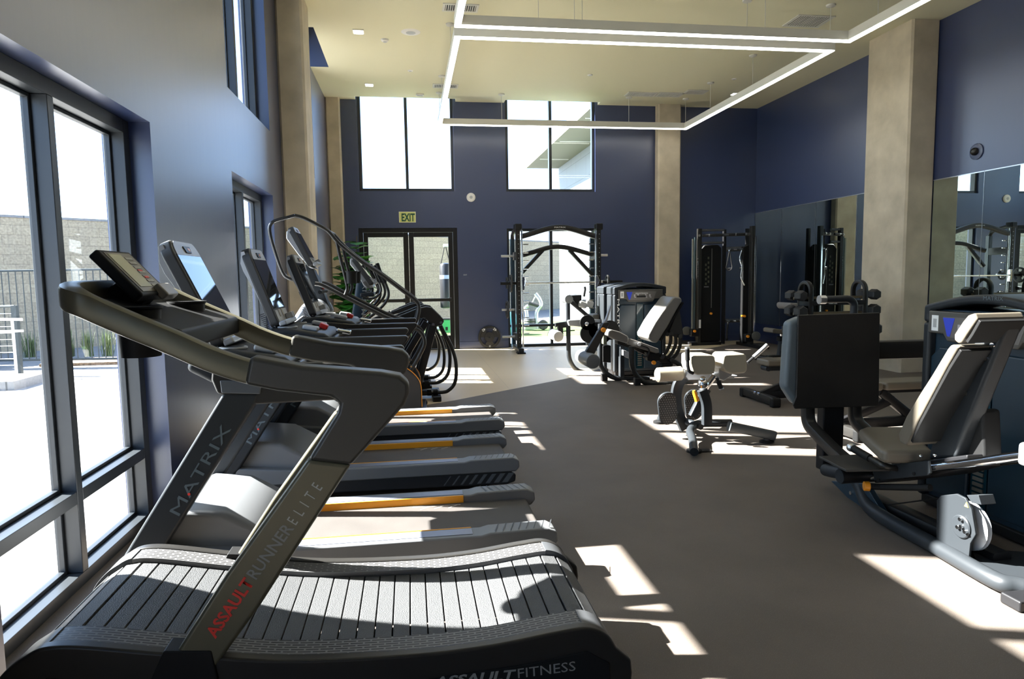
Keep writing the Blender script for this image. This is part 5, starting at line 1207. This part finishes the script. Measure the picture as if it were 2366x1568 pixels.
# curved floor tube along the machine
flr = [at(1908, 1085, 'x', 2.66), V((2.64, 3.66, .16)), V((2.60, 3.48, .06)), at(2050, 1200, 'z', .045), at(2150, 1255, 'z', .045), at(2290, 1335, 'z', .045), at(2345, 1352, 'z', .045), V((2.72, 2.42, .045)), V((3.3, 2.50, .045))]
M().tube(spl(flr, 5), .040, 16).build('floor_tube', irong, lp)
M().tube([(2.70, 3.62, .05), (2.72, 2.70, .05)], 1, flat=(.05, .04), side=(1, 0, 0)).build('floor_beam', blackm, lp)
M().ext([(2.56, 2.66), (2.60, 2.48), (2.80, 2.45), (3.0, 2.55), (2.95, 2.75), (2.7, 2.85)], 'z', .04, .052).build('corner_plate', irong, lp, bev=.003)
gs = AXx([(1925, 1110), (2005, 1116), (2050, 1190), (2025, 1190), (1965, 1150)], 2.62); M().ext(gs, 'x', 2.60, 2.64).build('gusset', bluegr, lp, bev=.006)
q = [at(2003, 1125, 'x', 2.64), at(2035, 1190, 'x', 2.64)]; M().tube(q, .032, 12).build('gusset_post', irong, lp)
for a_ in ((1967, 1138), (1987, 1146)): q = at(*a_, 'x', 2.598); M().cyl((2.590, q.y, q.z), (2.60, q.y, q.z), .011).build('bolt', chrome, lp)
# pulley housing
ph = AXx([(2166, 1155), (2175, 1144), (2212, 1140), (2232, 1150), (2246, 1175), (2252, 1210), (2256, 1235), (2244, 1255), (2240, 1290), (2165, 1245)], 2.56)
hs = M().ext(ph, 'x', 2.555, 2.568).build('pulley_housing', irong, lp, bev=.004)
q = at(2220, 1216, 'x', 2.55); M().lathe([(.055, 0), (.055, -.006), (.05, -.010), (.001, -.010)], (2.555, q.y, q.z), 'x', 28).build('hub_disc', irong, hs)
for a_ in ((2220, 1199), (2214, 1217), (2222, 1216), (2231, 1228)): p = at(*a_, 'x', 2.54); M().cyl((2.532, p.y, p.z), (2.546, p.y, p.z), .009).build('hub_bolt', chrome, hs)
a_ = at(2233, 1166, 'x', 2.553); M().ext([(a_.y-.012, a_.z-.010), (a_.y+.012, a_.z-.010), (a_.y, a_.z+.014)], 'x', 2.552, 2.5545).build('warning_sticker', mat('sticker_yellow', (.75, .62, .08), .5), hs)
q = at(2238, 1214, 'x', 2.61); M().lathe([(.10, 0), (.115, .005), (.095, .016), (.115, .027), (.10, .032)], (2.60, q.y, q.z), 'x', 32).build('pulley_wheel', lgrey, lp)
M().ext(AXx([(2250, 1142), (2278, 1142), (2285, 1165), (2262, 1160)], 2.62), 'x', 2.58, 2.66).build('pulley_guard', irong, lp, bev=.003)
M().tube([at(2035, 1168, 'x', 2.66), at(2175, 1150, 'x', 2.66)], .004, 6).build('cable', blackp, lp)
# tower facing the seat (its width runs along the machine)
TX = 3.05; yf, yn = at(2138, 760, 'x', TX).y, 2.78; Wt = yf-yn
Ht = at(2140, 704, 'x', TX).z; Hct = at(2290, 681, 'x', TX).z
mt = Matrix(((0, 1, 0, TX), (-1, 0, 0, yf), (0, 0, 1, 0), (0, 0, 0, 1)))
tower(lp, Wt, .34, Ht, Hct, mt, 'LEG PRESS', True, False)
textfit('brand_lettering', 'MATRIX', at(2272, 693, 'x', TX-.022), at(2318, 695, 'x', TX-.022), .022, Z3, mat('steel_ink', (.1, .1, .1)), lp)
# ================================================================ THE YARD SEEN THROUGH THE GLASS
def atd(a, b, d): return V((0, 0, CH)) + (FW + RT*((a-1183)/F) - UP*((b-784)/F))*d
ZW = 2.75
w1, w2 = at(0, 501, 'z', ZW), at(950, 545, 'z', ZW); dw = (w2-w1); dw.z = 0; dw.normalize(); nw = V((-dw.y, dw.x, 0))
ln = (w2-w1).length; aa, bb_ = w1 - dw*14, w2 + dw*9.5
Lw = (bb_-aa).length; ang = math.atan2(dw.y, dw.x)
o = M().box(0, Lw, 0, .2, -.02, ZW).build('yard_wall', blockm); o.location = (aa.x, aa.y, 0); o.rotation_euler = (0, 0, ang); struct(o)
o = M().box(0, Lw, -.02, .22, ZW, ZW+.05).build('yard_wall_cap', paving); o.location = (aa.x, aa.y, 0); o.rotation_euler = (0, 0, ang); struct(o)
# neighbouring wing with its roof overhang
nb = thing('building_wing', 'white building wing with a flat overhanging roof beyond the back windows', 'building', (6.5, 18, 0))
tl = brickmat('white_wall_tile', (.20, .22, .235), (.22, .24, .255), (.13, .14, .15), 1.2, .6, .01, .6, 'x', .2)
M().box(5.08, 9, 14.2, 22.8, -.02, 5.0).build('wall', tl, nb)
M().box(3.98, 9.3, 13.9, 22.9, 5.0, 5.25).build('roof_overhang', mat('soffit_olive', (.16, .155, .115), .8), nb)
for y in (15.5, 18.2, 21): M().box(4.1, 5.0, y, y+.06, 4.985, 5.0).build('soffit_joint', lampw, nb)
# ground covers
t = M().box(-1.6, 5.0, 15.6, 20.6, -.02, -.012).build('turf', turfm); tag(t, 'green artificial turf strip in the yard behind the glass door', 'turf', kind='stuff')
p = atd(60, 830, 12.3); m = M().box(-6.3, -3.0, 12.55, 13.4, -.02, .03).build('mulch_bed', mulch); tag(m, 'brown bark mulch bed behind the dark yard fence', 'mulch', kind='stuff')
# picket fence outside the left windows
fa, fb = atd(-260, 619, 11.3), atd(330, 616, 11.3); fa.z = fb.z = 0; df = (fb-fa); Lf = df.length; df.normalize()
fe = thing('picket_fence', 'dark metal picket fence in front of the block wall outside the left windows', 'fence', ((fa+fb)/2))
dgreen = mat('fence_metal', (.035, .045, .045), .5)
for z in (.12, 1.62): M().tube([fa+V((0, 0, z)), fb+V((0, 0, z))], 1, flat=(.018, .02), side=(0, 0, 1)).build('rail', dgreen, fe)
n = int(Lf/.118); m = M()
for k in range(n):
    q = fa + df*(k*.118); m.cyl(q+V((0, 0, .12)), q+V((0, 0, 1.62)), .009, n=6)
m.build('pickets', dgreen, fe)
for k in range(4):
    q = fa + df*(Lf*k/3); M().box(q.x-.03, q.x+.03, q.y-.03, q.y+.03, 0, 1.68).build('post', dgreen, fe)
# cable railing with pale handrail
cr = thing('cable_railing', 'grey cable railing with a pale handrail beside the concrete step, far left', 'railing', atd(10, 860, 10.6)*1)
for a in (46, -60, -170):
    q = atd(a, 860, 10.5); M().box(q.x-.035, q.x+.035, q.y-.035, q.y+.035, 0, 1.07).build('post', dgreen, cr)
qa, qb = atd(46, 860, 10.5), atd(-180, 868, 10.5)
for k in range(9):
    z = .15+.1*k; M().cyl(V((qa.x, qa.y, z)), V((qb.x, qb.y, z)), .005, n=6).build('cable', alum, cr)
M().box(min(qa.x, qb.x), max(qa.x, qb.x), min(qa.y, qb.y)-.02, max(qa.y, qb.y)+.02, 1.05, 1.08).build('top_rail', dgreen, cr) if False else M().tube([V((qa.x, qa.y, 1.06)), V((qb.x, qb.y, 1.06))], .02, 8).build('top_rail', dgreen, cr)
ha, hb = atd(52, 738, 10.2), atd(-180, 735, 9.8)
h = M().tube([ha, hb], .02, 10).build('handrail', whitep, cr); M().tube([V((ha.x, ha.y, ha.z-.17))*1, V((hb.x, hb.y, ha.z-.17))], .018, 10).build('lower_handrail', whitep, cr)
for a in (28, -90): q = atd(a, 740, 10.1); M().tube([V((q.x, q.y, 0)), V((q.x, q.y, q.z))], .02, 8).build('handrail_post', whitep, cr)
q1, q2 = atd(78, 872, 9.6), atd(-200, 905, 9.0)
st = M().box(min(q1.x, q2.x), q1.x, q1.y-.5, q1.y+.35, -.02, .10).build('concrete_step', paving); tag(st, 'low pale concrete step below the cable railing outside the left window', 'step')
# ornamental grasses at the fence
rs = random.Random(3); gm = mat('grass_blade', (.12, .16, .06), .7, var=.4, vscale=8)
for k, a in enumerate((70, 115, 160, 205, 250)):
    q = atd(a, 820, 12.75); q.z = 0; m = M()
    for i in range(90):
        an = rs.uniform(0, 6.28); r = rs.uniform(.02, .14); h = rs.uniform(.25, .55); w_ = .006
        b = q + V((rs.uniform(-.08, .08), rs.uniform(-.08, .08), .02)); e = b + V((math.cos(an)*r, math.sin(an)*r, h)); s = V((-math.sin(an), math.cos(an), 0))*w_; md = b.lerp(e, .55)+V((0, 0, .06))
        m.add([b-s, b+s, md-s, md+s, e], [(0, 1, 3, 2), (2, 3, 4)])
    o = m.build('ornamental_grass', gm)
    tag(o, ['tuft of ornamental grass nearest the cable railing', 'second tuft of ornamental grass from the cable railing', 'middle tuft of ornamental grass behind the picket fence', 'fourth tuft of ornamental grass from the cable railing', 'tuft of ornamental grass farthest from the cable railing'][k], 'grass', 'grass tufts at the fence')
# leafy shrubs seen in the wall mirror
def shrub(x, y, h, r, lab, seed):
    t = thing('tall_shrub', lab, 'shrub', (x, y, 0), 'tall shrubs in the yard'); rr = random.Random(seed); m = M()
    for i in range(1500):
        u = rr.uniform(-1, 1); an = rr.uniform(0, 6.283); k = rr.uniform(.55, 1)**.5; rad = r*k*math.sqrt(max(0, 1-u*u*.8))
        p = V((x+rad*math.cos(an), y+rad*math.sin(an), h*.55+u*h*.45)); d = V((rr.uniform(-1, 1), rr.uniform(-1, 1), rr.uniform(-.6, .8))).normalized(); s = d.cross(V((rr.uniform(-1, 1), .3, 1))).normalized()*.035
        m.add([p-s*.2, p+d*.06-s, p+d*.14, p+d*.06+s], [(0, 1, 2, 3)])
    m.build('foliage', treem, t); 
    for q in range(5):
        an = q*1.3; M().tube([(x, y, 0), (x+.15*math.cos(an), y+.15*math.sin(an), h*.4), (x+r*.5*math.cos(an), y+r*.5*math.sin(an), h*.85)], [.04, .025, .01], 6).build('branch', stemm, t)
shrub(-2.05, 19.2, 3.1, .55, 'tall leafy shrub, the right one of the pair nearer the glass door', 1); shrub(-3.05, 17.9, 3.1, .5, 'tall leafy shrub, the left one of the pair nearer the glass door', 2)
# punching bag on its stand
bg_ = thing('punching_bag', 'black punching bag with a pale band hanging outside the glass door', 'punching bag', (1.02, 17.9, .5))
p, q = atd(1030, 640, 18), atd(1031, 712, 18); x_, y_ = p.x, p.y
M().lathe([(.10, 0), (.15, .02), (.16, .06), (.16, 1.12), (.13, 1.18), (.05, 1.2)], (x_, y_, q.z), 'z', 28).build('bag', mat('bag_vinyl', (.02, .02, .022), .3), bg_)
M().lathe([(.163, 0), (.163, .10)], (x_, y_, q.z+.78), 'z', 28).build('band', mat('band_blue', (.35, .4, .55), .5), bg_)
for s in (-1, 1): M().tube([(x_+.12*s, y_, q.z+1.18), (x_+.02*s, y_, q.z+1.62)], .012, 6).build('strap', blackp, bg_)
bs = thing('bag_stand', 'pale steel stand that carries the punching bag outside the door', 'stand', (x_+.3, y_, 0))
M().box(x_+.22, x_+.30, y_+.25, y_+.33, 0, q.z+1.75).build('post', whitep, bs); M().box(x_-.03, x_+.30, y_-.03, y_+.33, q.z+1.63, q.z+1.70).build('arm', whitep, bs); M().box(x_-.4, x_+.4, y_+.2, y_+.4, 0, .05).build('foot', whitep, bs)
p = atd(1031, 734, 17.3); gb = thing('green_box', 'bright green box on the turf below the punching bag', 'box', (p.x, p.y, 0))
M().box(p.x-.13, p.x+.11, p.y-.1, p.y+.1, -.01, .32).build('body', mat('green_plastic', (.05, .42, .12), .5), gb, bev=.01); M().box(p.x-.03, p.x+.03, p.y-.102, p.y-.1, .05, .14).build('opening', blackm, gb); M().box(p.x-.14, p.x+.12, p.y-.11, p.y+.11, .32, .36).build('lid', charc, gb)
# outdoor trainer seen between the smith machine posts
D = 17.6
ot = thing('outdoor_trainer', 'silver curved outdoor trainer on the turf seen through the low back window', 'exercise machine', atd(1235, 745, D)*1)
P = [atd(*a, D) for a in ((1237, 678), (1246, 690), (1250, 703), (1242, 716), (1239, 728), (1240, 744))]; P[-1].z = .03
M().tube(spl(P, 5), .05, 12).build('curved_mast', silver, ot)
M().tube([atd(1222, 699, D), atd(1244, 706, D)], .05, 10).build('arm_pad', charc, ot); M().tube([atd(1228, 703, D), atd(1236, 686, D)], .012, 6).build('lever', alum, ot)
P = [atd(*a, D) for a in ((1221, 706), (1214, 712), (1217, 724), (1218, 744))]; P[-1].z = .03; M().tube(spl(P, 5), .045, 12).build('rear_mast', silver, ot)
a, b = atd(1212, 744, D), atd(1260, 744, D); M().box(a.x, b.x, a.y-.08, a.y+.08, .02, .10).build('base', silver, ot)
c = atd(1224, 734, D); M().lathe([(.14, 0), (.15, .02), (.14, .05), (.15, .08), (.14, .11), (.15, .14), (.14, .17), (.14, .2)], (c.x, c.y, .10), 'z', 20).build('weight_stack', charc, ot)
c = atd(1255, 739, D); M().lathe([(.11, 0), (.13, .02), (.13, .08), (.11, .1)], (c.x, c.y-.05, .13), 'y', 24).build('wheel', charc, ot)
c = atd(1178, 758, 16.4); eb = M().sph((c.x, c.y, .27), .27, 14).build('exercise_ball', mat('ball_teal', (.05, .35, .38), .4)); tag(eb, 'teal exercise ball on the turf at the left of the low back window', 'ball')
